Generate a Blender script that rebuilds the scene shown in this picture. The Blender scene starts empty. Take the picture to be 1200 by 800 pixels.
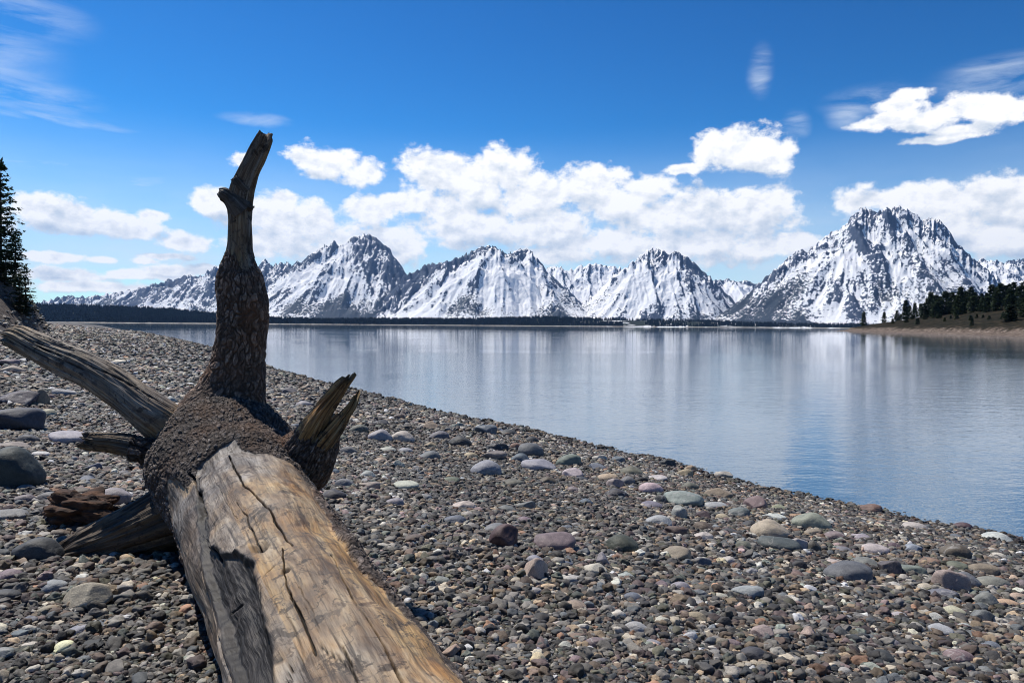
import bpy, bmesh, math, random
import numpy as np
from mathutils import Vector, Matrix

rng = np.random.default_rng(7)
random.seed(7)
SC = bpy.context.scene
COL = SC.collection
R = math.radians

# ------------------------------------------------------------------ camera
F_PX, W_PX, H_PX = 867.0, 1200.0, 800.0
CAM = np.array([0.0, 0.0, 1.5])
PITCH, ROLL = math.atan(18.7 / F_PX), 0.0075
_F = np.array([0, math.cos(PITCH), -math.sin(PITCH)])
_U0 = np.array([0, math.sin(PITCH), math.cos(PITCH)])
_R0 = np.array([1.0, 0, 0])
_R = _R0 * math.cos(ROLL) + _U0 * math.sin(ROLL)
_U = _U0 * math.cos(ROLL) - _R0 * math.sin(ROLL)

cam_d = bpy.data.cameras.new('camera')
cam = bpy.data.objects.new('camera', cam_d)
COL.objects.link(cam)
cam.matrix_world = Matrix(((_R[0], _U[0], -_F[0], CAM[0]), (_R[1], _U[1], -_F[1], CAM[1]),
                           (_R[2], _U[2], -_F[2], CAM[2]), (0, 0, 0, 1)))
cam_d.sensor_width = 36.0
cam_d.lens = F_PX / W_PX * 36.0
cam_d.clip_start = 0.05
cam_d.clip_end = 60000
SC.camera = cam


def ray(X, Y):
    """direction through a photo pixel, scaled so that its y (depth) is 1"""
    d = _F + _R * ((X - 600) / F_PX) + _U * ((400 - Y) / F_PX)
    return d / d[1]


def at(X, Y, d):
    return CAM + ray(X, Y) * d


def on_water(X, Y):
    r = ray(X, Y)
    return CAM + r * (-CAM[2] / r[2])


def to_px(P):
    """world points to photo pixels (for spacing and mask layout only)"""
    Q = np.asarray(P) - CAM
    zc = Q @ _F
    return 600 + F_PX * (Q @ _R) / zc, 400 - F_PX * (Q @ _U) / zc, zc


# ------------------------------------------------------------------ numpy noise
def _h(ix, iy, iz, seed):
    h = (ix.astype(np.int64) * 374761393 + iy.astype(np.int64) * 668265263 + iz.astype(np.int64) * 2147483647 + seed * 974634777) & 0xFFFFFFFF
    h = ((h ^ (h >> 13)) * 1274126177) & 0xFFFFFFFF
    h = ((h ^ (h >> 16)) * 2246822519) & 0xFFFFFFFF
    h = h ^ (h >> 15)
    return (h & 0xFFFFFF).astype(np.float64) / 0x1000000


def vnoise(P, seed=0):
    P = np.asarray(P, dtype=np.float64)
    i = np.floor(P).astype(np.int64)
    f = P - i
    u = f * f * f * (f * (f * 6 - 15) + 10)
    x, y, z = i[..., 0], i[..., 1], i[..., 2]
    ux, uy, uz = u[..., 0], u[..., 1], u[..., 2]
    r = 0
    for dx in (0, 1):
        wx = ux if dx else 1 - ux
        for dy in (0, 1):
            wy = uy if dy else 1 - uy
            for dz in (0, 1):
                wz = uz if dz else 1 - uz
                r = r + wx * wy * wz * _h(x + dx, y + dy, z + dz, seed)
    return r * 2 - 1


def fbm(P, octv=4, seed=0, gain=0.5):
    P = np.asarray(P, dtype=np.float64)
    a, r, n = 1.0, 0, 0
    for o in range(octv):
        r = r + a * vnoise(P * (2.03 ** o) + o * 17.3, seed + o)
        n += a
        a *= gain
    return r / n


def worley(P, seed=0):
    P = np.asarray(P, dtype=np.float64)
    i = np.floor(P).astype(np.int64)
    f1 = np.full(P.shape[:-1], 9.0)
    f2 = f1.copy()
    cid = np.zeros(P.shape[:-1])
    for dx in (-1, 0, 1):
        for dy in (-1, 0, 1):
            for dz in (-1, 0, 1):
                cx, cy, cz = i[..., 0] + dx, i[..., 1] + dy, i[..., 2] + dz
                d = np.sqrt((cx + _h(cx, cy, cz, seed) - P[..., 0]) ** 2 + (cy + _h(cx, cy, cz, seed + 1) - P[..., 1]) ** 2
                            + (cz + _h(cx, cy, cz, seed + 2) - P[..., 2]) ** 2)
                nearer = d < f1
                f2 = np.where(nearer, f1, np.minimum(f2, d))
                cid = np.where(nearer, _h(cx, cy, cz, seed + 3), cid)
                f1 = np.where(nearer, d, f1)
    return f1, f2, cid


def sstep(a, b, x):
    t = np.clip((x - a) / (b - a), 0, 1)
    return t * t * (3 - 2 * t)


def sd_line(U, V, pts, wrap=False):
    """distance to a polyline"""
    d = np.full(U.shape, 1e9)
    for (ax, ay), (bx, by) in zip(pts[:-1], pts[1:]):
        ex, ey = bx - ax, by - ay
        t = np.clip(((U - ax) * ex + (V - ay) * ey) / (ex * ex + ey * ey + 1e-12), 0, 1)
        d = np.minimum(d, np.hypot(U - ax - t * ex, V - ay - t * ey))
    return d


def sd_poly(U, V, pts):
    """signed distance to a closed polygon, negative inside"""
    d = sd_line(U, V, list(pts) + [pts[0]])
    ins = np.zeros(U.shape, bool)
    n = len(pts)
    for k in range(n):
        ax, ay = pts[k]
        bx, by = pts[(k + 1) % n]
        c = ((ay > V) != (by > V)) & (U < (bx - ax) * (V - ay) / (by - ay + 1e-12) + ax)
        ins ^= c
    return np.where(ins, -d, d)


# ------------------------------------------------------------------ mesh helpers
def mesh_np(name, V, faces, mat=None, smooth=True, attrs=None, uv=None):
    """V (n,3); faces (m,3|4) int array (or a list of such arrays)"""
    V = np.asarray(V, dtype=np.float32).reshape(-1, 3)
    if not isinstance(faces, (list, tuple)):
        faces = [faces]
    faces = [np.asarray(f, dtype=np.int32) for f in faces if len(f)]
    me = bpy.data.meshes.new(name)
    me.vertices.add(len(V))
    me.vertices.foreach_set('co', V.ravel())
    nl = sum(f.size for f in faces)
    npoly = sum(len(f) for f in faces)
    me.loops.add(nl)
    loops = np.concatenate([f.ravel() for f in faces])
    me.loops.foreach_set('vertex_index', loops)
    me.polygons.add(npoly)
    tot = np.concatenate([np.full(len(f), f.shape[1], np.int32) for f in faces])
    st = np.concatenate([[0], np.cumsum(tot)[:-1]]).astype(np.int32)
    me.polygons.foreach_set('loop_start', st)
    me.polygons.foreach_set('use_smooth', np.full(npoly, smooth, bool))
    for k, a in (attrs or {}).items():
        a = np.asarray(a, dtype=np.float32)
        if a.ndim == 1:
            at_ = me.attributes.new(k, 'FLOAT', 'POINT')
            at_.data.foreach_set('value', a)
        else:
            at_ = me.attributes.new(k, 'FLOAT_VECTOR', 'POINT')
            at_.data.foreach_set('vector', a.ravel())
    me.update(calc_edges=True)
    me.validate()
    if mat:
        me.materials.append(mat)
    return me


def link(name, me, parent=None, loc=None):
    o = bpy.data.objects.new(name, me)
    COL.objects.link(o)
    if loc is not None:
        o.location = loc
    if parent:
        o.parent = parent
    return o


def tag(o, label=None, cat=None, group=None, kind=None):
    if label:
        o['label'] = label
    if cat:
        o['category'] = cat
    if group:
        o['group'] = group
    if kind:
        o['kind'] = kind
    return o


def grid_faces(nu, nv, close_v=False, off=0):
    i = np.arange(nu - 1)[:, None]
    j = np.arange(nv if close_v else nv - 1)[None, :]
    j2 = (j + 1) % nv
    a = i * nv + j
    b = i * nv + j2
    c = (i + 1) * nv + j2
    d = (i + 1) * nv + j
    return np.stack([a, b, c, d], -1).reshape(-1, 4) + off


def catmull(P, n):
    """smooth path through rows of P, n samples uniform in arc length; also works for extra columns (radius)"""
    P = np.asarray(P, float)
    Q = np.vstack([2 * P[0] - P[1], P, 2 * P[-1] - P[-2]])
    out = []
    m = 24
    for k in range(len(P) - 1):
        p0, p1, p2, p3 = Q[k], Q[k + 1], Q[k + 2], Q[k + 3]
        t = np.linspace(0, 1, m, endpoint=False)[:, None]
        out.append(0.5 * (2 * p1 + (p2 - p0) * t + (2 * p0 - 5 * p1 + 4 * p2 - p3) * t ** 2 + (3 * p1 - p0 - 3 * p2 + p3) * t ** 3))
    out.append(P[-1:])
    D = np.vstack(out)
    L = np.concatenate([[0], np.cumsum(np.linalg.norm(np.diff(D[:, :3], axis=0), axis=1))])
    s = np.linspace(0, L[-1], n)
    return np.stack([np.interp(s, L, D[:, c]) for c in range(D.shape[1])], 1), s


def tube_base(pts, nu, nv, ref=(0, 0, 1), lo=-math.pi, skip=None):
    """pts rows x,y,z,r -> P (nu,nv,3), outward normals, s, theta, r;  theta 0 faces ref"""
    D, s = catmull(pts, nu)
    if skip:      # coarse rings over the first part, which is out of sight
        n0 = max(12, int(nu * skip[1]))
        u = np.concatenate([np.linspace(0, skip[0], n0, endpoint=False), np.linspace(skip[0], s[-1], nu - n0)])
        D = np.stack([np.interp(u, s, D[:, c]) for c in range(4)], 1)
        s = u
    C, r = D[:, :3], np.maximum(D[:, 3], 1e-4)
    T = np.gradient(C, s, axis=0)
    T /= np.linalg.norm(T, axis=1, keepdims=True)
    ref = np.asarray(ref, float)
    N = ref - (T @ ref)[:, None] * T
    N /= np.linalg.norm(N, axis=1, keepdims=True)
    B = np.cross(T, N)
    th = lo + 2 * math.pi * np.arange(nv) / nv
    if skip:
        th = th - .5 * np.sin(th)
    n = np.cos(th)[None, :, None] * N[:, None] + np.sin(th)[None, :, None] * B[:, None]
    P = C[:, None] + n * r[:, None, None]
    S = np.repeat(s[:, None], nv, 1)
    TH = np.repeat(th[None], nu, 0)
    RR = np.repeat(r[:, None], nv, 1)
    return dict(P=P, n=n, s=S, th=TH, r=RR, C=C, T=T, nu=nu, nv=nv)


def tube_mesh(name, tb, disp, attrs, mat, cap0=0.0, cap1=0.0, jag=0.0):
    """displaced tube with closed ends; jag = depth of a splintered far end"""
    nu, nv = tb['nu'], tb['nv']
    P = tb['P'] + tb['n'] * disp[..., None]
    if jag:
        w = np.linspace(0, 1, nu)[:, None] ** 6
        jn = fbm(np.stack([np.cos(tb['th']) * 2.2, np.sin(tb['th']) * 2.2, tb['s'] * 0 + 3.1], -1), 3, 91)
        jn += 0.6 * vnoise(np.stack([np.cos(tb['th']) * 6, np.sin(tb['th']) * 6, tb['s'] * 0], -1), 92)
        P = P + tb['T'][:, None] * (w * jn * jag)[..., None]
    V = [P.reshape(-1, 3)]
    A = {k: [v.reshape(-1)] for k, v in attrs.items()}
    faces = [grid_faces(nu, nv, True)]
    off = nu * nv
    extra = []
    for end, cap in ((0, cap0), (nu - 1, cap1)):
        ring = P[end]
        c = ring.mean(0)
        sgn = -1 if end == 0 else 1
        prev = np.arange(nv) + end * nv
        for q in (0.7, 0.35):
            nr = c + (ring - c) * q + sgn * tb['T'][end] * cap * (1 - q) + vnoise(ring * 40, 5)[:, None] * tb['T'][end] * cap * 0.5
            V.append(nr)
            for k in A:
                A[k].append(attrs[k][end])
            idx = off + np.arange(nv)
            off += nv
            q4 = np.stack([prev, np.roll(prev, -1), np.roll(idx, -1), idx], -1)
            faces.append(q4 if end else q4[:, ::-1])
            prev = idx
        V.append((c + sgn * tb['T'][end] * cap)[None])
        for k in A:
            A[k].append(np.array([attrs[k][end].mean()]))
        tri = np.stack([prev, np.roll(prev, -1), np.full(nv, off)], -1)
        extra.append(tri if end else tri[:, ::-1])
        off += 1
    me = mesh_np(name, np.vstack(V), faces + extra, mat, True, {k: np.concatenate(v) for k, v in A.items()})
    return me


# ------------------------------------------------------------------ node helpers
class NT:
    def __init__(s, tree):
        s.t = tree
        s.n = tree.nodes
        s.l = tree.links

    def new(s, typ, ins=None, **kw):
        nd = s.n.new(typ)
        for k, v in kw.items():
            setattr(nd, k, v)
        for k, v in (ins or {}).items():
            s.put(nd.inputs[k], v)
        return nd

    def put(s, sock, v):
        if isinstance(v, bpy.types.NodeSocket):
            s.l.new(v, sock)
        elif v is not None:
            sock.default_value = v

    def math(s, op, a, b=None, c=None, clamp=False):
        nd = s.n.new('ShaderNodeMath')
        nd.operation = op
        nd.use_clamp = clamp
        for i, v in enumerate((a, b, c)):
            if v is not None:
                s.put(nd.inputs[i], v)
        return nd.outputs[0]

    def vmath(s, op, a, b=None, out=0, **kw):
        nd = s.n.new('ShaderNodeVectorMath')
        nd.operation = op
        s.put(nd.inputs[0], a)
        if b is not None:
            s.put(nd.inputs[1], b)
        if 'scale' in kw:
            s.put(nd.inputs['Scale'], kw['scale'])
        return nd.outputs[out]

    def noise(s, vec, scale, detail=4, rough=0.55, out='Fac', lac=2.0, dist=0.0):
        nd = s.n.new('ShaderNodeTexNoise')
        s.put(nd.inputs['Vector'], vec)
        for k, v in (('Scale', scale), ('Detail', detail), ('Roughness', rough), ('Lacunarity', lac), ('Distortion', dist)):
            s.put(nd.inputs[k], v)
        return nd.outputs[out]

    def voro(s, vec, scale, feature='F1', out='Distance', rand=1.0):
        nd = s.n.new('ShaderNodeTexVoronoi')
        nd.feature = feature
        s.put(nd.inputs['Vector'], vec)
        s.put(nd.inputs['Scale'], scale)
        s.put(nd.inputs['Randomness'], rand)
        return nd.outputs[out]

    def mapr(s, v, a, b, c=0.0, d=1.0, interp='LINEAR'):
        nd = s.n.new('ShaderNodeMapRange')
        nd.interpolation_type = interp
        nd.clamp = True
        for i, x in enumerate((v, a, b, c, d)):
            s.put(nd.inputs[i], x)
        return nd.outputs[0]

    def mix(s, f, a, b, blend='MIX'):
        nd = s.n.new('ShaderNodeMix')
        nd.data_type = 'RGBA'
        nd.blend_type = blend
        s.put(nd.inputs[0], f)
        s.put(nd.inputs[6], a if isinstance(a, bpy.types.NodeSocket) else tuple(a) + (1,))
        s.put(nd.inputs[7], b if isinstance(b, bpy.types.NodeSocket) else tuple(b) + (1,))
        return nd.outputs[2]

    def ramp(s, f, stops, interp='LINEAR'):
        nd = s.n.new('ShaderNodeValToRGB')
        cr = nd.color_ramp
        cr.interpolation = interp
        while len(cr.elements) < len(stops):
            cr.elements.new(0.5)
        for e, (p, c) in zip(cr.elements, stops):
            e.position = p
            e.color = tuple(c) + (1,)
        s.put(nd.inputs[0], f)
        return nd.outputs[0]

    def attr(s, name, out='Fac', typ='GEOMETRY'):
        nd = s.n.new('ShaderNodeAttribute')
        nd.attribute_name = name
        nd.attribute_type = typ
        return nd.outputs[out]

    def bump(s, h, strength=0.5, dist=0.01, normal=None):
        nd = s.n.new('ShaderNodeBump')
        s.put(nd.inputs['Height'], h)
        s.put(nd.inputs['Strength'], strength)
        s.put(nd.inputs['Distance'], dist)
        if normal is not None:
            s.put(nd.inputs['Normal'], normal)
        return nd.outputs[0]


def material(name):
    m = bpy.data.materials.new(name)
    m.use_nodes = True
    nt = NT(m.node_tree)
    bsdf = m.node_tree.nodes['Principled BSDF']
    return m, nt, bsdf


# ------------------------------------------------------------------ light
SUN_AZ, SUN_EL = -46.0, 57.0       # degrees; azimuth from +Y (into the picture), negative = left
sa, se = R(SUN_AZ), R(SUN_EL)
sun_dir = Vector((math.sin(sa) * math.cos(se), math.cos(sa) * math.cos(se), math.sin(se)))
ld = bpy.data.lights.new('sun', 'SUN')
ld.energy = 5.0
ld.angle = R(0.6)
ld.color = (1.0, 0.945, 0.865)
sun = bpy.data.objects.new('sun', ld)
COL.objects.link(sun)
sun.rotation_euler = sun_dir.to_track_quat('Z', 'Y').to_euler()
sun.location = (0, 0, 30)


def azel(X, Y):
    r = ray(X, Y)
    r = r / np.linalg.norm(r)
    return F_PX * math.atan2(r[0], r[1]), F_PX * math.asin(r[2])


# clouds: photo pixel centre, half width, half height, weight
CLOUDS = [
    # left bank
    (75, 250, 62, 20), (45, 243, 40, 17), (118, 262, 58, 17), (150, 268, 45, 13), (222, 284, 34, 13), (180, 253, 20, 8),
    # around the upright branch
    (283, 187, 14, 10), (245, 236, 34, 17), (310, 250, 55, 30), (345, 268, 70, 40), (300, 285, 40, 22), (395, 290, 50, 30),
    (385, 190, 48, 22), (425, 205, 30, 18), (360, 182, 28, 13), (440, 250, 44, 22), (335, 232, 25, 12),
    (470, 290, 34, 30), (455, 275, 30, 12),
    # great central cumulus
    (515, 205, 50, 34), (500, 190, 40, 18), (560, 220, 62, 40), (590, 205, 50, 34), (625, 235, 60, 38), (560, 265, 90, 34), (640, 270, 85, 34),
    (690, 215, 60, 28), (720, 235, 60, 34), (760, 222, 40, 24), (700, 285, 80, 24), (790, 255, 70, 36), (840, 250, 60, 36), (890, 250, 52, 36),
    (905, 240, 35, 25), (820, 285, 90, 28), (760, 290, 80, 22), (900, 290, 60, 20), (650, 300, 80, 14), (530, 250, 60, 28), (480, 240, 45, 20),
    # middle right
    (870, 178, 62, 32), (845, 172, 38, 22), (900, 188, 38, 22), (800, 198, 30, 7),
    # upper right
    (1085, 137, 58, 15), (1140, 124, 46, 16), (1036, 143, 34, 9), (1172, 132, 34, 16), (1072, 112, 20, 8), (1105, 160, 48, 5), (1060, 125, 30, 8), (1130, 150, 36, 7),
    # right behind the great peak
    (1060, 235, 80, 26), (1150, 232, 75, 30), (1215, 240, 70, 34), (1010, 235, 36, 16), (1110, 262, 80, 34), (1180, 275, 80, 26), (1260, 255, 80, 40),
    # low left
    (150, 320, 30, 6), (120, 304, 20, 5), (170, 305, 16, 5), (75, 322, 60, 9), (205, 318, 40, 10), (240, 316, 30, 9), (110, 335, 90, 8), (190, 300, 40, 5), (60, 300, 40, 6),
    # outside the frame
    (-120, 240, 110, 34), (-300, 200, 140, 44), (1420, 230, 130, 50), (1600, 180, 160, 60),
]
CIRRUS = [(25, 14, 60, 22), (30, 112, 70, 18), (60, 138, 80, 6), (40, 198, 90, 12), (892, 84, 15, 24), (300, 140, 40, 7),
          (1180, 80, 60, 14), (960, 228, 60, 12), (1160, 95, 60, 14), (931, 150, 16, 18), (990, 136, 22, 14), (1020, 118, 50, 16), (800, 200, 40, 10), (150, 210, 60, 10), (-60, 60, 90, 60)]


def build_world():
    w = bpy.data.worlds.new('World')
    SC.world = w
    w.use_nodes = True
    t = NT(w.node_tree)
    t.n.clear()
    out = t.new('ShaderNodeOutputWorld')
    sky = t.new('ShaderNodeTexSky', sky_type='NISHITA', sun_disc=False, sun_elevation=se, sun_rotation=sa,
                altitude=2000, air_density=1.0, dust_density=0.7, ozone_density=2.5)
    hs = t.new('ShaderNodeHueSaturation', {'Hue': 0.506, 'Saturation': 1.15, 'Value': 1.0, 'Color': t.new('ShaderNodeGamma', {'Color': sky.outputs[0], 'Gamma': 1.62}).outputs[0]})
    bg = t.new('ShaderNodeBackground', {'Color': t.mix(1.0, hs.outputs[0], (.37, .80, .66), 'MULTIPLY'), 'Strength': 0.060})
    geo = t.new('ShaderNodeTexCoord')
    D = t.vmath('NORMALIZE', geo.outputs['Generated'])
    sx = t.new('ShaderNodeSeparateXYZ', {0: D})
    U = t.math('MULTIPLY', t.math('ARCTAN2', sx.outputs[0], sx.outputs[1]), F_PX)
    V = t.math('MULTIPLY', t.math('ARCSINE', sx.outputs[2]), F_PX)
    UV = t.new('ShaderNodeCombineXYZ', {0: U, 1: V, 2: 0.0}).outputs[0]

    def field(vec, blobs):
        f = None
        for X, Y, ru, rv in blobs:
            u0, v0 = azel(X, Y)
            a = t.vmath('MULTIPLY', t.vmath('SUBTRACT', vec, (u0, v0, 0)), (1 / ru, 1 / rv, 0))
            e = t.vmath('LENGTH', a, out='Value')
            f = e if f is None else t.math('SMOOTH_MIN', f, e, 0.25)
        return t.math('SUBTRACT', 1.0, f)

    warp = t.new('ShaderNodeTexNoise', {'Vector': UV, 'Scale': 0.012, 'Detail': 3.0})
    wv = t.vmath('SCALE', t.vmath('SUBTRACT', warp.outputs['Color'], (0.5, 0.5, 0.5)), scale=18.0)
    P = t.vmath('ADD', UV, wv)
    F = field(P, CLOUDS)

    def puffs(vec):
        st = t.vmath('MULTIPLY', vec, (1.0, 1.35, 1.0))
        n1 = t.noise(st, 0.026, 9, 0.66)
        v1 = t.voro(t.vmath('ADD', st, t.vmath('SCALE', wv, scale=0.6)), 0.040, 'SMOOTH_F1')
        v2 = t.voro(st, 0.105, 'SMOOTH_F1')
        a = t.math('MULTIPLY', t.math('SUBTRACT', n1, 0.5), 1.9)
        b = t.math('MULTIPLY', t.math('SUBTRACT', 0.45, v1), 0.42)
        c = t.math('MULTIPLY', t.math('SUBTRACT', 0.45, v2), 0.30)
        return t.math('ADD', a, t.math('ADD', b, c))
    n0 = puffs(UV)
    n1 = puffs(t.vmath('ADD', UV, (-5.0, 9.0, 0)))
    Fu = field(t.vmath('ADD', P, (-8.0, 20.0, 0)), CLOUDS)
    dens = t.math('ADD', F, n0)
    alpha = t.mapr(dens, 0.02, 0.46, interp='SMOOTHSTEP')
    lit = t.math('SUBTRACT', n0, n1)
    # undersides: where the field grows upward
    big = t.noise(t.vmath('MULTIPLY', UV, (1, 2.2, 1)), 0.011, 4, 0.5)
    lo = t.mapr(V, 20.0, 150.0, 0.10, 0.0)
    shade = t.math('ADD', t.math('MULTIPLY', lit, 0.72), 0.98)
    shade = t.math('ADD', shade, t.math('MULTIPLY', t.math('SUBTRACT', big, 0.5), 0.8))
    shade = t.math('SUBTRACT', shade, lo)
    shade = t.math('SUBTRACT', shade, t.mapr(t.math('SUBTRACT', Fu, F), -.10, .55, 0.0, .46))
    shade = t.math('ADD', shade, t.mapr(dens, 0.1, 0.8, 0.12, -0.04))
    ccol = t.ramp(shade, [(0.30, (0.46, 0.56, 0.70)), (0.55, (0.66, 0.73, 0.82)), (0.80, (0.90, 0.92, 0.95)), (1.0, (1.10, 1.09, 1.07))])
    cb = t.new('ShaderNodeBackground', {'Color': ccol, 'Strength': 1.0})
    # thin high cloud
    F2 = field(P, CIRRUS)
    st = t.noise(t.new('ShaderNodeMapping', {'Vector': UV, 'Rotation': (0, 0, R(14)), 'Scale': (0.010, 0.05, 1)}).outputs[0], 1.0, 7, 0.62, dist=0.6)
    a2 = t.math('MULTIPLY', t.mapr(F2, -0.25, 0.8, interp='SMOOTHSTEP'), t.mapr(st, 0.36, 0.78))
    # pale air low over the horizon
    low = t.math('MULTIPLY', t.mapr(V, 230.0, 20.0, 0.0, 0.95, 'SMOOTHSTEP'), t.mapr(t.noise(t.vmath('MULTIPLY', UV, (1, 4, 1)), 0.006, 5), 0.25, 0.7, 0.62, 1.0))
    thin = t.math('MAXIMUM', t.math('MULTIPLY', a2, 0.70), low)
    tb = t.new('ShaderNodeBackground', {'Color': (0.80, 0.88, 0.97, 1), 'Strength': 1.0})
    m1 = t.new('ShaderNodeMixShader', {0: thin, 1: bg.outputs[0], 2: tb.outputs[0]})
    m2 = t.new('ShaderNodeMixShader', {0: alpha, 1: m1.outputs[0], 2: cb.outputs[0]})
    t.l.new(m2.outputs[0], out.inputs[0])
    w.cycles.sampling_method = 'MANUAL'
    w.cycles.sample_map_resolution = 1024


build_world()
SC.view_settings.view_transform = 'Standard'
SC.view_settings.look = 'None'
SC.view_settings.exposure = 0.12
SC.view_settings.gamma = 1.0
SC.cycles.use_denoising = True
SC.cycles.filter_width = 1.0
SC.cycles.max_bounces = 6
SC.cycles.caustics_reflective = False
SC.cycles.caustics_refractive = False

# ------------------------------------------------------------------ beach profile
SHORE_PX = [(1500, 706), (1200, 640), (1149, 624), (1072, 610), (1005, 596), (915, 579), (834, 557), (780, 542), (680, 521), (600, 502), (500, 483),
            (450, 467), (376, 449), (320, 434), (248, 408), (205, 398), (172, 391.5), (140, 385.5), (118, 381.3)]
_sh = [on_water(*p)[:2] for p in SHORE_PX]
_d0 = (_sh[0] - _sh[1]) / np.linalg.norm(_sh[0] - _sh[1])
_d1 = (_sh[-1] - _sh[-2]) / np.linalg.norm(_sh[-1] - _sh[-2])
SHORE = [_sh[0] + _d0 * 400] + _sh + [_sh[-1] + _d1 * 300 + np.array([-60, 0])]


def inland(x, y):
    """signed distance to the waterline, positive on the beach side"""
    x = np.asarray(x, float)
    y = np.asarray(y, float)
    d = np.full(x.shape, 1e9)
    sg = np.ones(x.shape)
    for a, b in zip(SHORE[:-1], SHORE[1:]):
        e = b - a
        t = np.clip(((x - a[0]) * e[0] + (y - a[1]) * e[1]) / (e @ e), 0, 1)
        dd = np.hypot(x - a[0] - t * e[0], y - a[1] - t * e[1])
        cr = e[0] * (y - a[1]) - e[1] * (x - a[0])
        nr = dd < d
        sg = np.where(nr, np.sign(cr), sg)
        d = np.where(nr, dd, d)
    return d * sg


def beach_z(x, y, fine=True):
    x = np.asarray(x, float)
    y = np.asarray(y, float)
    s = inland(x, y)
    z = np.where(s > 0, 0.108 * s, 0.16 * s)
    z = np.where(s > 5, 0.54 + (s - 5) * 0.085, z)
    z = np.minimum(z, 1.30 + .004 * np.maximum(s, 0) * (y < 60))
    z = np.maximum(z, -3.0)
    P = np.stack([x, y, np.zeros_like(x)], -1)
    # steep eroded bank behind the beach on the far left
    b = s - (8.5 + np.maximum(y - 46, 0) * .5 + 0.4 * fbm(P * 0.12, 3, 21))
    far = sstep(22, 40, y)
    up = np.where(b > 0, 5.6 * (1 - np.exp(-np.maximum(b, 0) * 0.30)) + 0.10 * np.maximum(b, 0), 0)
    z = z + up * far
    z = np.minimum(z, 9.0)
    z = z + far * sstep(0, 1.5, b) * (.45 * fbm(P * .55, 4, 23, .6) + .25 * np.abs(fbm(P * np.array([.9, .9, 1]), 3, 24)))
    z = z + 0.03 * fbm(P * 0.8, 3, 5) * sstep(-0.5, 0.8, s) * sstep(3000, 100, np.hypot(x, y))
    z = z + .016 * fbm(P * 2.4, 3, 6) * sstep(1.2, 0, np.abs(s)) * sstep(60, 20, y)
    z = z + 0.04 * np.exp(-((s - 1.25) / 0.35) ** 2)
    return z


def on_beach(X, Y):
    r = ray(X, Y)
    ds = np.concatenate([np.linspace(0.8, 12, 500), np.geomspace(12, 300, 400)])
    P = CAM + ds[:, None] * r
    below = P[:, 2] < beach_z(P[:, 0], P[:, 1])
    k = int(np.argmax(below)) if below.any() else len(ds) - 1
    p = P[k]
    return np.array([p[0], p[1], float(beach_z(p[0], p[1]))])

# ------------------------------------------------------------------ ground sheet and lake
def build_ground():
    nr = 330
    rr = np.concatenate([[0.02], np.geomspace(0.3, 14000, nr - 1)])
    na = 720
    # finer in front of the camera
    tt = np.linspace(-math.pi, math.pi, na, endpoint=False)
    az = tt - 0.55 * np.sin(tt)
    Rg, Ag = np.meshgrid(rr, az, indexing='ij')
    x, y = Rg * np.sin(Ag), Rg * np.cos(Ag)
    z = beach_z(x, y)
    # faces wind so that normals point up
    f = grid_faces(nr, na, True)
    s = inland(x, y)
    bank = sstep(8.3, 9.3, s - np.maximum(y - 46, 0) * .5 + 0.6 * fbm(np.stack([x, y, z], -1) * 0.2, 3, 3)) * sstep(18, 34, y)
    wet = sstep(0.30, 0.02, s)
    m, t, b = material('beach_gravel')
    g = t.new('ShaderNodeNewGeometry').outputs['Position']
    v = t.new('ShaderNodeTexVoronoi', {'Vector': g, 'Scale': 55.0})
    v2 = t.new('ShaderNodeTexVoronoi', {'Vector': g, 'Scale': 12.0})
    c1 = t.ramp(t.new('ShaderNodeSeparateXYZ', {0: v.outputs['Color']}).outputs[0],
                [(0, (.018, .017, .018)), (.3, (.045, .042, .04)), (.55, (.075, .068, .062)), (.8, (.06, .05, .05)), (1, (.16, .145, .12))])
    c2 = t.ramp(t.new('ShaderNodeSeparateXYZ', {0: v2.outputs['Color']}).outputs[1],
                [(0, (.04, .04, .045)), (.5, (.09, .085, .08)), (.8, (.12, .105, .095)), (1, (.26, .245, .22))])
    col = t.mix(0.35, c1, c2)
    n = t.noise(g, 1.3, 5)
    col = t.mix(t.mapr(n, .3, .7, 0, .55), col, (.03, .028, .027))
    dirt = t.ramp(t.noise(t.new('ShaderNodeMapping', {'Vector': g, 'Scale': (1.2, 1.2, 1.2)}).outputs[0], 2.4, 9, .7), [(.34, (.020, .014, .011)), (.47, (.070, .048, .035)), (.6, (.13, .096, .074)), (.75, (.22, .175, .14))])
    col = t.mix(t.attr('bank'), col, dirt)
    col = t.mix(t.math('MULTIPLY', t.attr('wet'), .6), col, (.02, .019, .018))
    t.put(b.inputs['Base Color'], col)
    t.put(b.inputs['Roughness'], t.mapr(t.attr('wet'), 0, 1, .88, .35))
    h = t.math('ADD', t.math('MULTIPLY', v.outputs['Distance'], -.4), t.math('MULTIPLY', t.noise(g, 30, 4), .5))
    nb = t.bump(h, .8, .02)
    t.put(b.inputs['Normal'], t.bump(t.math('MULTIPLY', t.noise(g, 2.6, 8, .65), t.attr('bank')), .9, .55, nb))
    me = mesh_np('beach', np.stack([x, y, z], -1), f[:, ::-1], m, True, {'bank': bank.ravel(), 'wet': wet.ravel()})
    if me.polygons[nr * 100].normal.z < 0:
        me.flip_normals()
    tag(link('beach', me), kind='structure')


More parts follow.
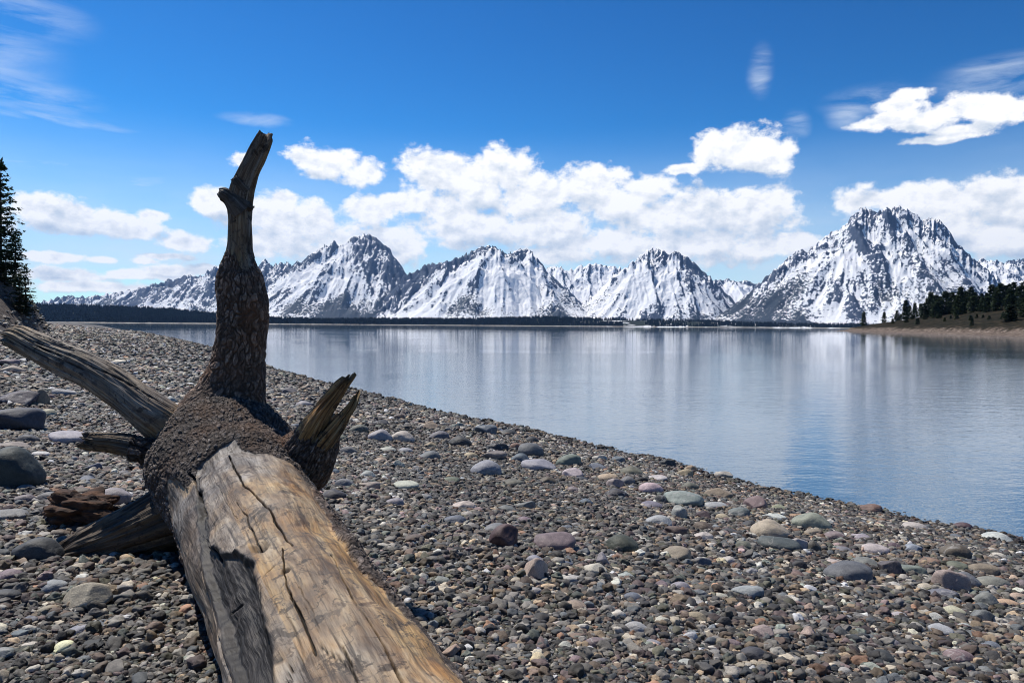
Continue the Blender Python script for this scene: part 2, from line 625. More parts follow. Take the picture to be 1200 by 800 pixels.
def build_water():
    m, t, b = material('lake_water')
    g = t.new('ShaderNodeNewGeometry').outputs['Position']
    t.put(b.inputs['Base Color'], (.075, .135, .19, 1))
    t.put(b.inputs['Roughness'], 0.03)
    t.put(b.inputs['IOR'], 1.6)
    warp = t.noise(t.vmath('MULTIPLY', g, (.05, .05, 1)), 1.0, 2, out='Color')
    gg = t.vmath('ADD', g, t.vmath('SCALE', warp, scale=2.0))
    # small wind ripples running across the view, in patches
    r1 = t.noise(t.new('ShaderNodeMapping', {'Vector': gg, 'Rotation': (0, 0, R(18)), 'Scale': (8.0, 15.0, 1)}).outputs[0], 1.0, 3, .5)
    r2 = t.noise(t.new('ShaderNodeMapping', {'Vector': gg, 'Rotation': (0, 0, R(-14)), 'Scale': (1.3, 2.4, 1)}).outputs[0], 1.0, 2, .5)
    r3 = t.noise(t.vmath('MULTIPLY', g, (.10, .22, 1)), 1.0, 2, .5)
    patch = t.mapr(t.noise(t.vmath('MULTIPLY', g, (.012, .05, 1)), 1.0, 4, .6), .38, .66, .35, 1.0)
    h = t.math('ADD', t.math('MULTIPLY', r1, .0075), t.math('ADD', t.math('MULTIPLY', r2, .013), t.math('MULTIPLY', r3, .008)))
    out = t.vmath('LENGTH', t.vmath('MULTIPLY', g, (1, 1, 0)), out='Value')
    calm = t.math('MULTIPLY', t.mapr(out, 12.0, 60.0, 1.0, .38), t.mapr(out, 60.0, 300.0, 1.0, .16))   # the breeze dies away from this shore
    h = t.math('MULTIPLY', t.math('MULTIPLY', h, patch), calm)
    t.put(b.inputs['Normal'], t.bump(h, 1.0, 1.0))
    L = 14500
    n = 24
    g1 = np.linspace(-L, L, n)
    X, Y = np.meshgrid(g1, g1, indexing='ij')
    me = mesh_np('lake_water', np.stack([X, Y, np.zeros_like(X)], -1), grid_faces(n, n), m, False)
    if me.polygons[0].normal.z < 0:
        me.flip_normals()
    tag(link('lake_water', me), kind='structure')


build_ground()
build_water()

# ------------------------------------------------------------------ pebbles (uncountable gravel) : one object, instances made inside geometry nodes
PALETTE = [((.115, .112, .110), 18), ((.065, .066, .070), 16), ((.19, .185, .175), 12), ((.028, .028, .031), 12), ((.115, .085, .062), 12), ((.15, .105, .085), 6),
           ((.10, .070, .075), 9), ((.085, .088, .062), 7), ((.23, .17, .105), 6), ((.36, .325, .26), 5), ((.30, .30, .285), 4), ((.075, .092, .112), 8),
           ((.09, .115, .105), 4), ((.22, .115, .065), 2)]
_pc = np.array([p[0] for p in PALETTE])
_pw = np.array([p[1] for p in PALETTE], float)
_pw /= _pw.sum()
_pc = (_pc * .72 + _pc.mean(1, keepdims=True) * .28) * np.array([1.06, 1.03, 1.0])


def stone_shader(name, col, coord, rough=.72):
    m, t, b = material(name)
    c = col(t)
    g = coord(t)
    n = t.noise(g, 3.2, 6, .62)
    n2 = t.noise(g, 26, 3, .6)
    c2 = t.mix(1.0, c, t.ramp(n, [(.25, (.62, .62, .64)), (.5, (1, 1, 1)), (.78, (1.35, 1.32, 1.28))]), 'MULTIPLY')
    c2 = t.mix(1.0, c2, t.ramp(n2, [(.30, (.70, .70, .72)), (.5, (1, 1, 1)), (.72, (1.32, 1.3, 1.25))]), 'MULTIPLY')
    t.put(b.inputs['Base Color'], c2)
    t.put(b.inputs['Roughness'], rough)
    t.put(b.inputs['Specular IOR Level'], .35)
    h = t.math('ADD', t.math('MULTIPLY', n, .8), t.math('MULTIPLY', n2, .3))
    t.put(b.inputs['Normal'], t.bump(h, .35, .02))
    return m, t, b


def build_pebbles():
    pts, scl, rot, col = [], [], [], []

    def layer(rel, dmin, dmax, amin, amax, smin, smax, sink, seed, keep=1.0, lift=0.0):
        """one pebble per log-polar cell of relative size rel; true size grows only where the cell is bigger"""
        g = np.random.default_rng(seed)
        na = int((amax - amin) / rel)
        nd = int(math.log(dmax / dmin) / rel)
        a = amin + (np.arange(na)[None] + g.random((nd, na))) * rel
        d = dmin * np.exp((np.arange(nd)[:, None] + g.random((nd, na))) * rel)
        x, y = (d * np.sin(a)).ravel(), (d * np.cos(a)).ravel()
        k = g.random(x.shape) < keep
        x, y = x[k], y[k]
        s = inland(x, y)
        k = (s > -0.22) & ((s < 8.7 + .02 * y) | (g.random(x.shape) < 0.12))
        x, y, s = x[k], y[k], s[k]
        d = np.hypot(x, y)
        size = np.maximum(rel * d * g.uniform(smin, smax, x.shape) * np.exp(g.normal(0, .28, x.shape)), .005)
        # bands: coarse cobble ridge, finer strip at the water
        size *= 1 + .35 * np.exp(-((s - 1.25) / .5) ** 2) - .32 * sstep(.9, .15, s)
        size = np.minimum(size, np.where(d < 9, .055, .06 + .0035 * d))
        z = beach_z(x, y)
        sc = np.stack([size * g.uniform(.75, 1.25, x.shape), size * g.uniform(.7, 1.1, x.shape), size * g.uniform(.42, .78, x.shape)], 1)
        z = z + sc[:, 2] * (.5 - sink) + lift
        ro = np.stack([g.normal(0, .28, x.shape), g.normal(0, .28, x.shape), g.uniform(0, 6.28, x.shape)], 1)
        c = _pc[g.choice(len(_pc), len(x), p=_pw)] * np.exp(g.normal(-.03, .50, (len(x), 1))) * np.array([1.03, 1.0, .93])
        c *= 1 + .35 * vnoise(np.stack([x, y, z * 0], -1) * .7, 31)[:, None]
        c *= (1 - .5 * sstep(.35, .0, s))[:, None]
        lum = sstep(4, 22, d)[:, None]                    # pebbles farther off and higher up the shore are paler
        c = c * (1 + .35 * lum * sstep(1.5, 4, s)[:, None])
        pts.append(np.stack([x, y, z], 1))
        scl.append(sc * .5)
        rot.append(ro)
        col.append(np.clip(c, .01, .6))

    A0, A1 = -.86, .95
    layer(.0060, 1.0, 7, A0, A1, 1.1, 1.7, .20, 11)
    layer(.0066, 5, 9, A0, A1, 1.1, 1.7, .20, 18, .8)
    layer(.0085, 8, 120, A0, .6, 1.2, 2.0, .20, 12, .8)
    layer(.0092, 1.0, 14, A0, A1, .9, 1.6, .12, 13, .50)
    layer(.020, 1.0, 40, A0, A1, .7, 1.2, .10, 14, .17)
    layer(.034, .8, 60, A0, A1, .7, 1.05, .10, 15, .055)
    layer(.060, 1.6, 60, A0, A1, .5, .8, .14, 17, .025)
    layer(.03, .35, 1.0, -2.2, 2.2, 1.1, 1.7, .2, 16)
    P, S, Ro, C = (np.vstack(v) for v in (pts, scl, rot, col))
    # nothing pokes through the log
    me = bpy.data.meshes.new('pebbles')
    me.vertices.add(len(P))
    me.vertices.foreach_set('co', P.astype(np.float32).ravel())
    for nm, a in (('scl', S), ('rot', Ro), ('pcol', C)):
        q = me.attributes.new(nm, 'FLOAT_VECTOR', 'POINT')
        q.data.foreach_set('vector', a.astype(np.float32).ravel())
    o = link('pebbles', me)
    tag(o, 'grey, brown and mauve pebbles covering the beach slope', 'pebbles', kind='stuff')
    mat, t, b = stone_shader('pebble_stone', lambda t: t.attr('pcol', 'Color', 'INSTANCER'),
                             lambda t: t.vmath('SCALE', t.new('ShaderNodeNewGeometry').outputs['Position'], scale=14.0), .66)
    me.materials.append(mat)
    ng = bpy.data.node_groups.new('pebble_scatter', 'GeometryNodeTree')
    ng.interface.new_socket('Geometry', in_out='INPUT', socket_type='NodeSocketGeometry')
    ng.interface.new_socket('Geometry', in_out='OUTPUT', socket_type='NodeSocketGeometry')
    g = NT(ng)
    gi = g.new('NodeGroupInput')
    go = g.new('NodeGroupOutput')
    join = g.new('GeometryNodeGeometryToInstance')
    for k in range(9):
        ico = g.new('GeometryNodeMeshIcoSphere', {'Radius': 1.0, 'Subdivisions': 3})
        pos = g.new('GeometryNodeInputPosition')
        nz = g.new('ShaderNodeTexNoise', {'Vector': g.vmath('ADD', pos.outputs[0], (k * 7.3, k * 3.1, 0)), 'Scale': .75 + .09 * k, 'Detail': 2.0, 'Roughness': .4})
        off = g.vmath('SCALE', g.vmath('SUBTRACT', nz.outputs['Color'], (.5, .5, .5)), scale=1.0 + .10 * (k % 4))
        vz = g.new('ShaderNodeTexVoronoi', {'Vector': g.vmath('ADD', pos.outputs[0], (k * 2.3, 0, k * 5.1)), 'Scale': 1.0})
        cut = g.vmath('SCALE', pos.outputs[0], scale=g.math('MULTIPLY', g.math('SUBTRACT', .5, vz.outputs['Distance']), .34 + .12 * (k % 3)))
        sp = g.new('GeometryNodeSetPosition', {'Geometry': ico.outputs[0], 'Offset': g.vmath('ADD', off, cut)})
        sm = g.new('GeometryNodeSetShadeSmooth', {'Geometry': sp.outputs[0]})
        ma = g.new('GeometryNodeSetMaterial', {'Geometry': sm.outputs[0], 'Material': mat})
        g.l.new(ma.outputs[0], join.inputs[0])

    def nat(nm):
        q = g.new('GeometryNodeInputNamedAttribute', data_type='FLOAT_VECTOR')
        q.inputs['Name'].default_value = nm
        return q.outputs[0]
    idx = g.new('FunctionNodeRandomValue', data_type='INT')
    for s_ in idx.inputs:
        if s_.name == 'Max' and s_.type == 'INT':
            s_.default_value = 8
    e2r = g.new('FunctionNodeEulerToRotation', {0: nat('rot')})
    m2p = g.new('GeometryNodeMeshToPoints', {'Mesh': gi.outputs[0]})
    iop = g.new('GeometryNodeInstanceOnPoints', {'Points': m2p.outputs[0], 'Instance': join.outputs[0], 'Pick Instance': True,
                                                 'Rotation': e2r.outputs[0], 'Scale': nat('scl')})
    iidx = [x for x in idx.outputs if x.type == 'INT'][0]
    g.l.new(iidx, iop.inputs['Instance Index'])
    g.l.new(iop.outputs[0], go.inputs[0])
    md = o.modifiers.new('scatter', 'NODES')
    md.node_group = ng
    print('pebbles', len(P))


build_pebbles()

# ------------------------------------------------------------------ individual stones
SHAPES = {}


def stone_mesh(kind, v):
    """unit stone, about 1 x 1 x 1 across; kind r = water-rounded, a = angular, f = flat slab, w = wedge"""
    key = (kind, v)
    if key in SHAPES:
        return SHAPES[key]
    bm = bmesh.new()
    bmesh.ops.create_icosphere(bm, subdivisions=5, radius=1)
    N = np.array([x.co[:] for x in bm.verts])
    F = np.array([[x.index for x in f.verts] for f in bm.faces])
    bm.free()
    seed = 100 * v + {'r': 1, 'a': 2, 'f': 3, 'w': 4}[kind]
    g = np.random.default_rng(seed)
    npl, lo, hi, pw = {'r': (7, .84, 1.05, 9), 'a': (11, .60, .92, 26), 'f': (9, .70, 1.0, 16), 'w': (7, .5, .9, 34)}[kind]
    pl = g.normal(size=(npl, 3))
    pl /= np.linalg.norm(pl, axis=1, keepdims=True)
    pd = g.uniform(lo, hi, npl)
    q = np.maximum(N @ pl.T, 1e-3) / pd[None]
    q = np.concatenate([q, np.full((len(N), 1), 1 / (1.12 if kind != 'a' else 1.02))], 1)
    rad = (q ** pw).sum(1) ** (-1 / pw)
    rad *= 1 + .05 * fbm(N * 1.3 + seed, 3, seed) + .018 * fbm(N * 5 + seed, 3, seed + 5)
    V = N * rad[:, None]
    V -= (V.max(0) + V.min(0)) / 2
    V /= (V.max(0) - V.min(0))
    me = mesh_np('stone', V, F, STONE_MAT, True)
    SHAPES[key] = me
    return me


STONE_MAT, _t, _b = stone_shader('beach_stone', lambda t: t.new('ShaderNodeObjectInfo').outputs['Color'],
                                 lambda t: t.vmath('ADD', t.vmath('SCALE', t.new('ShaderNodeNewGeometry').outputs['Position'], scale=9.0), (0, 0, 0)), .62)
# quartz veins on some stones
_c = _b.inputs['Base Color'].links[0].from_socket
_g = _t.new('ShaderNodeNewGeometry').outputs['Position']
_v = _t.noise(_t.vmath('ADD', _t.vmath('SCALE', _g, scale=6.0), _t.vmath('SCALE', _t.noise(_g, 9, 3, out='Color'), scale=1.2)), 1.0, 2, .4)
_vein = _t.mapr(_t.math('ABSOLUTE', _t.math('SUBTRACT', _v, .5)), 0.0, .018, 1.0, 0.0)
_rare = _t.mapr(_t.new('ShaderNodeObjectInfo').outputs['Random'], .62, .70)
_t.put(_b.inputs['Base Color'], _t.mix(_t.math('MULTIPLY', _t.math('MULTIPLY', _vein, _rare), .55), _c, (.42, .40, .37)))

G_, DG, SL, BG, PG, CR, TN, MV, DM, OL, RB, BK, PK, WH, GG = ((.13, .13, .13), (.06, .062, .065), (.055, .066, .078), (.095, .115, .14), (.27, .265, .255), (.42, .375, .29),
    (.30, .215, .125), (.16, .115, .12), (.075, .045, .05), (.075, .08, .055), (.19, .10, .062), (.02, .019, .02), (.37, .275, .235), (.46, .45, .43), (.13, .15, .125))
LG = (.20, .20, .215)
STONES = [
    # x, y, width, height, colour, shape, label
    (12, 552, 74, 56, (.042, .055, .058), 'r', 'large smooth dark slate boulder at the left edge of the beach'),
    (16, 494, 66, 32, (.055, .062, .08), 'f', 'blue-grey flat-topped boulder left of the log, above the slate boulder'),
    (20, 469, 50, 22, (.075, .070, .095), 'w', 'purple-grey wedge of rock leaning on an ochre-tipped stone'),
    (45, 468, 24, 24, (.17, .135, .085), 'a', 'ochre-tipped angular stone touching the purple wedge'),
    (52, 485, 26, 11, (.33, .28, .19), 'r', 'cream oval stone below the ochre-tipped stone'),
    (76, 462, 28, 12, LG, 'f', 'pale grey flat stone right of the ochre-tipped stone'),
    (82, 516, 46, 19, (.25, .25, .25), 'f', 'pale flaky slab left of the short broken branch'),
    (32, 516, 26, 13, (.09, .09, .10), 'r', 'dull grey stone between two dark boulders'),
    (16, 526, 34, 11, (.22, .17, .135), 'f', 'pinkish tan flat stone on top edge of the slate boulder'),
    (48, 534, 20, 9, WH, 'f', 'small white flat stone right of the slate boulder'),
    (132, 585, 42, 25, (.22, .19, .185), 'r', 'pale mauve-grey stone behind the rotten wood'),
    (58, 584, 26, 13, G_, 'r', 'grey round stone left of the rotten wood'),
    (46, 648, 58, 32, (.062, .062, .064), 'r', 'dark grey low stone in front of the lower root branch'),
    (103, 703, 54, 38, (.27, .225, .155), 'a', 'tan angular stone alone in the shaded gravel left of the log'),
    (10, 606, 42, 16, (.17, .165, .16), 'f', 'light grey flat stone at left edge below the slate boulder'),
    (10, 426, 24, 9, (.19, .15, .155), 'f', 'mauve stone below the raised branch tip'),
    (14, 434, 28, 11, (.28, .215, .17), 'r', 'tan-pink stone under the mauve stone at the branch tip'),
    (140, 425, 15, 7, CR, 'f', 'pale cream stone on the far slope above the long branch'),
    (200, 470, 15, 12, (.25, .26, .27), 'r', 'round pale stone where the long branch joins the log'),
    (590, 631, 36, 32, (.10, .058, .060), 'w', 'maroon pointed stone with a ridged top'),
    (584, 622, 34, 16, G_, 'r', 'grey stone behind the maroon pointed stone'),
    (650, 637, 52, 25, (.135, .095, .10), 'f', 'long mauve slab right of the maroon pointed stone'),
    (727, 640, 44, 24, (.062, .068, .048), 'r', 'dark olive dome-shaped stone in fine gravel'),
    (627, 669, 34, 31, (.33, .245, .20), 'a', 'pink-beige blocky stone with two dark pits'),
    (707, 655, 17, 26, (.25, .25, .26), 'a', 'grey-white upright slab left of the olive stone'),
    (506, 500, 20, 14, TN, 'a', 'rust and tan stone on the shingle nearest the far waterline'),
    (514, 511, 26, 12, G_, 'r', 'grey stone in front of the rust and tan stone'),
    (534, 500, 20, 9, GG, 'f', 'green-grey flat stone right of the rust and tan stone'),
    (578, 535, 34, 13, (.15, .14, .125), 'f', 'grey-tan flat stone left of a slate pair'),
    (552, 535, 17, 9, (.36, .27, .15), 'r', 'yellow tan oval pebble left of the grey-tan flat stone'),
    (583, 525, 28, 12, DG, 'a', 'dark angular stone beside a rust-brown pebble'),
    (604, 524, 13, 9, RB, 'r', 'rust-brown egg-shaped pebble beside a slate stone'),
    (622, 529, 32, 19, (.095, .10, .115), 'r', 'slate-grey rounded stone beside the rust-brown pebble'),
    (610, 538, 24, 14, BG, 'r', 'blue-grey stone in front of the slate-grey rounded stone'),
    (631, 547, 44, 16, (.24, .24, .27), 'f', 'long pale lavender-grey stone below the slate stones'),
    (666, 541, 32, 17, GG, 'r', 'mottled green-grey stone right of the lavender-grey stone'),
    (671, 556, 26, 14, (.34, .31, .285), 'a', 'pale pinkish block below the mottled green-grey stone'),
    (476, 571, 30, 13, CR, 'f', 'cream shell-shaped stone left of the middle beach'),
    (434, 571, 24, 12, (.25, .19, .14), 'f', 'tan flat stone left of the cream shell-shaped stone'),
    (446, 540, 17, 8, TN, 'r', 'tan pebble nearest the splintered stub'),
    (467, 545, 15, 13, (.29, .29, .28), 'a', 'whitish small stone right of the tan pebble'),
    (446, 497, 20, 10, DG, 'f', 'dark stone right of the splintered stub'),
    (681, 562, 16, 8, SL, 'r', 'dark blue-grey pebble beside the pale pinkish block'),
    (712, 561, 26, 11, (.36, .26, .14), 'f', 'yellow-tan flat stone in the cobble ridge'),
    (721, 568, 22, 15, (.24, .19, .175), 'a', 'pinkish grey stone below the yellow-tan stone'),
    (735, 565, 20, 13, G_, 'r', 'plain grey cobble right of the pinkish grey stone'),
    (740, 553, 28, 13, (.12, .125, .085), 'r', 'olive cobble above a black pebble'),
    (751, 564, 18, 9, BK, 'r', 'black glossy pebble between the olive and white cobbles'),
    (770, 562, 25, 9, (.34, .34, .32), 'f', 'white-grey flat stone behind the pink oval'),
    (763, 574, 29, 16, (.38, .30, .27), 'r', 'pale pink oval cobble in the cobble ridge'),
    (775, 587, 18, 14, (.10, .085, .08), 'r', 'brown-grey cobble left of the teal stone'),
    (800, 587, 50, 21, (.16, .20, .195), 'f', 'long teal-grey stone with a pale end'),
    (763, 593, 30, 11, (.135, .125, .15), 'r', 'violet-grey oval cobble below the pink oval'),
    (760, 583, 11, 8, CR, 'r', 'small cream pebble between pink and violet cobbles'),
    (796, 602, 19, 19, (.26, .235, .21), 'a', 'pale pointed stone in front of the teal stone'),
    (824, 606, 19, 13, DM, 'a', 'dark maroon block right of the pale pointed stone'),
    (839, 595, 28, 9, (.27, .29, .26), 'f', 'pale green-white slab right of the teal stone'),
    (847, 607, 18, 10, (.38, .29, .17), 'r', 'yellow-tan pebble right of the dark maroon block'),
    (866, 602, 26, 15, (.12, .135, .12), 'r', 'grey-green cobble left of a maroon-pink stone'),
    (885, 592, 28, 19, (.17, .105, .10), 'a', 'maroon-pink lumpy stone near the water'),
    (893, 603, 13, 7, TN, 'r', 'tiny tan pebble under the maroon-pink stone'),
    (782, 543, 20, 11, DG, 'a', 'dark stone standing at the waterline'),
    (803, 555, 19, 12, (.30, .225, .12), 'r', 'tan-yellow stone just below the waterline stones'),
    (809, 549, 11, 9, (.27, .19, .10), 'r', 'small ochre pebble behind the tan-yellow stone'),
    (848, 557, 22, 10, (.33, .30, .25), 'f', 'pale flat stone lying at the water'),
    (907, 608, 29, 9, (.42, .41, .36), 'f', 'white flat stone above the big cream-tan stone'),
    (913, 596, 19, 11, (.30, .28, .17), 'a', 'pale yellow stone near the water'),
    (902, 622, 46, 28, (.33, .27, .18), 'r', 'big cream-tan stone with a bright rim'),
    (879, 616, 20, 11, DG, 'r', 'dark cobble left of the big cream-tan stone'),
    (935, 607, 20, 9, (.33, .20, .10), 'f', 'orange-tan stone behind the round grey-green stone'),
    (951, 614, 46, 24, (.19, .195, .145), 'r', 'round grey-green stone near the water on the right'),
    (913, 641, 50, 17, (.09, .105, .09), 'f', 'dark green-grey slab below the cream-tan stone'),
    (936, 639, 22, 17, (.29, .275, .245), 'a', 'pale block right of the dark green-grey slab'),
    (953, 642, 18, 17, (.10, .085, .065), 'r', 'brown egg-like stone right of the pale block'),
    (993, 672, 58, 28, (.095, .102, .11), 'r', 'biggest slate-grey stone on the right side of the beach'),
    (1021, 596, 25, 12, (.15, .095, .068), 'r', 'brown stone at the waterline'),
    (1025, 646, 32, 15, (.34, .29, .26), 'r', 'pinkish white cobble on the right'),
    (1046, 641, 22, 10, (.12, .085, .09), 'r', 'mauve cobble right of the pinkish white cobble'),
    (1068, 645, 24, 13, (.20, .225, .235), 'a', 'pale blue-grey angular stone on the right'),
    (1014, 661, 34, 14, (.14, .14, .125), 'r', 'grey stone behind the biggest slate-grey stone'),
    (1042, 667, 28, 23, (.105, .09, .095), 'w', 'dark mauve-grey peaked stone right of the biggest slate stone'),
    (1063, 672, 42, 11, (.135, .145, .13), 'f', 'flat grey-green slab right of the peaked stone'),
    (935, 676, 20, 12, (.16, .088, .065), 'r', 'rust-coloured pebble left of the biggest slate stone'),
    (876, 696, 38, 18, (.21, .22, .21), 'f', 'pale grey flat stone in open gravel'),
    (881, 671, 16, 11, (.21, .21, .22), 'a', 'small light grey stone above the pale flat stone'),
    (936, 663, 18, 13, (.05, .048, .052), 'r', 'charcoal cobble above the rust-coloured pebble'),
    (1087, 660, 28, 11, (.19, .115, .075), 'r', 'rust-brown oval near the granite lump'),
    (1152, 670, 36, 16, (.19, .135, .10), 'r', 'brown rounded cobble on the far right'),
    (1163, 685, 38, 17, (.17, .165, .135), 'r', 'grey-tan cobble below the brown rounded cobble'),
    (1131, 682, 34, 22, (.12, .13, .14), 'r', 'blue-grey cobble against the granite lump'),
    (1114, 683, 42, 32, (.25, .18, .14), 'a', 'lumpy pink-tan granite stone on the right'),
    (1103, 697, 36, 15, (.11, .12, .125), 'r', 'grey cobble below the granite lump'),
    (1084, 690, 24, 11, (.33, .29, .21), 'r', 'cream cobble left of the granite lump'),
    (1156, 704, 28, 21, (.15, .165, .14), 'r', 'green-grey cobble on the far right'),
    (1181, 709, 24, 13, (.34, .21, .135), 'r', 'salmon cobble on the far right'),
    (1195, 701, 22, 12, (.36, .25, .17), 'r', 'light orange cobble at the right edge'),
    (1117, 718, 28, 15, (.36, .31, .22), 'r', 'cream-yellow cobble below the grey cobbles'),
    (1150, 723, 30, 22, (.135, .135, .14), 'a', 'dark grey block below the green-grey cobble'),
    (1130, 617, 24, 11, (.115, .07, .07), 'r', 'maroon stone in the edge of the water'),
    (1168, 631, 34, 11, (.36, .35, .31), 'r', 'white-topped stone in the edge of the water'),
    (1070, 704, 19, 11, (.07, .09, .07), 'a', 'dark green small stone left of the grey cobbles'),
    (1098, 725, 18, 15, (.33, .32, .29), 'a', 'whitish broken stone low on the right'),
    (893, 742, 28, 18, (.27, .19, .165), 'a', 'pink stone in the fine gravel'),
    (949, 744, 22, 20, (.29, .185, .145), 'a', 'salmon angular stone in the fine gravel'),
    (809, 750, 18, 15, (.30, .30, .29), 'r', 'white-grey stone low in the middle of the gravel'),
    (1025, 787, 26, 17, (.26, .27, .24), 'a', 'pale stone at the bottom edge'),
    (866, 723, 24, 12, (.17, .165, .165), 'r', 'mid-grey stone left of the pink stone'),
    (991, 789, 20, 11, (.21, .20, .18), 'r', 'light grey pebble at the bottom edge'),
    (518, 640, 22, 10, (.10, .105, .09), 'r', 'grey-green pebble in gravel right of the log bark'),
    (703, 690, 18, 12, (.10, .115, .13), 'r', 'blue-grey pebble below the upright slab'),
    (515, 683, 26, 12, (.17, .18, .18), 'f', 'light grey stone close to the right flank of the log'),
]


def put_stone(x, y, w, h, col, shape, label, group='stones on the pebble beach', rz=None, dz=0.0):
    p = on_beach(x, y + h * .42)
    d = p[1]
    W = w * d / F_PX
    depth = W * random.uniform(.72, .95)
    sinv = (CAM[2] - p[2]) / math.hypot(d, CAM[2] - p[2])
    Hh = max(h * d / F_PX - .35 * depth * sinv, .30 * W) * 1.30
    Hh = min(Hh, W * 1.5)
    shp = stone_mesh(shape, random.randrange(5))
    o = link('stone', shp)
    back = depth * .42
    xx, yy = p[0] * (1 + back / d), d + back
    z = float(beach_z(xx, yy))
    o.location = (xx, yy, z + Hh * .22 + dz)
    o.scale = (W, depth, Hh)
    o.rotation_euler = (random.uniform(-.10, .10), random.uniform(-.10, .10), rz if rz is not None else random.choice((0, math.pi)) + random.uniform(-.25, .25) - math.atan2(xx, yy))
    lum_ = sum(col) / 3
    col = [min((lum_ + (c - lum_) * .75) * (1.28 if lum_ > .1 else 1.0), .62) for c in col]
    o.color = (*[c * random.uniform(.94, 1.06) for c in col], 1)
    tag(o, label, 'stone', group)
    return o


for s_ in STONES:
    put_stone(*s_)

# smaller cobbles that the gravel is dotted with; look-alikes share a label by colour and stretch of beach
_tones = [('grey', G_), ('dark grey', DG), ('pale', PG), ('cream', (.36, .325, .26)), ('tan', (.24, .18, .115)), ('light grey', LG), ('mauve', MV), ('slate blue', BG), ('brown', (.13, .095, .07)), ('olive', (.11, .115, .085))]


def inside_log(X, Y):
    return X < 560 and Y > 430 and X > 150 - (Y < 520) * 150 and X < 420 + (Y - 640) * .8


_n = 0
_taken = [(s_[0], s_[1], s_[2]) for s_ in STONES]
for _ in range(4000):
    if _n >= 183:
        break
    z_ = random.random()
    if z_ < .62:          # cobble ridge a little above the water
        X = random.uniform(430, 1200)
        Y = 478 + (X - 430) * .285 + random.gauss(4, 17)
        where = 'in the cobble ridge above the water'
    elif z_ < .76:
        X, Y = random.uniform(600, 1200), random.uniform(600, 790)
        where = 'in the open gravel right of the log'
    elif z_ < .90:
        X, Y = random.uniform(330, 620), random.uniform(440, 640)
        where = 'on the slope between the log and the water'
    else:
        X, Y = random.uniform(0, 200), random.uniform(540, 780)
        where = 'in the shaded gravel left of the log'
    if inside_log(X, Y) or Y > 795 or any(abs(X - a) < (w_ * .55 + 9) and abs(Y - b_) < 11 for a, b_, w_ in _taken):
        continue
    p = on_beach(X, Y)
    if inland(p[0], p[1]) < .35:
        continue
    w_ = max(10, min(random.lognormvariate(3.08, .28), 38)) * (.9 if where.startswith('in the op') else 1) * (.7 if Y < 500 else 1)
    nm_, c_ = random.choice(_tones)
    put_stone(X, Y, w_, w_ * random.uniform(.42, .6), c_, random.choice('rrrrraf'), 'small %s cobble %s' % (nm_, where), 'small %s cobbles %s' % (nm_, where))
    _taken.append((X, Y, w_))
    _n += 1

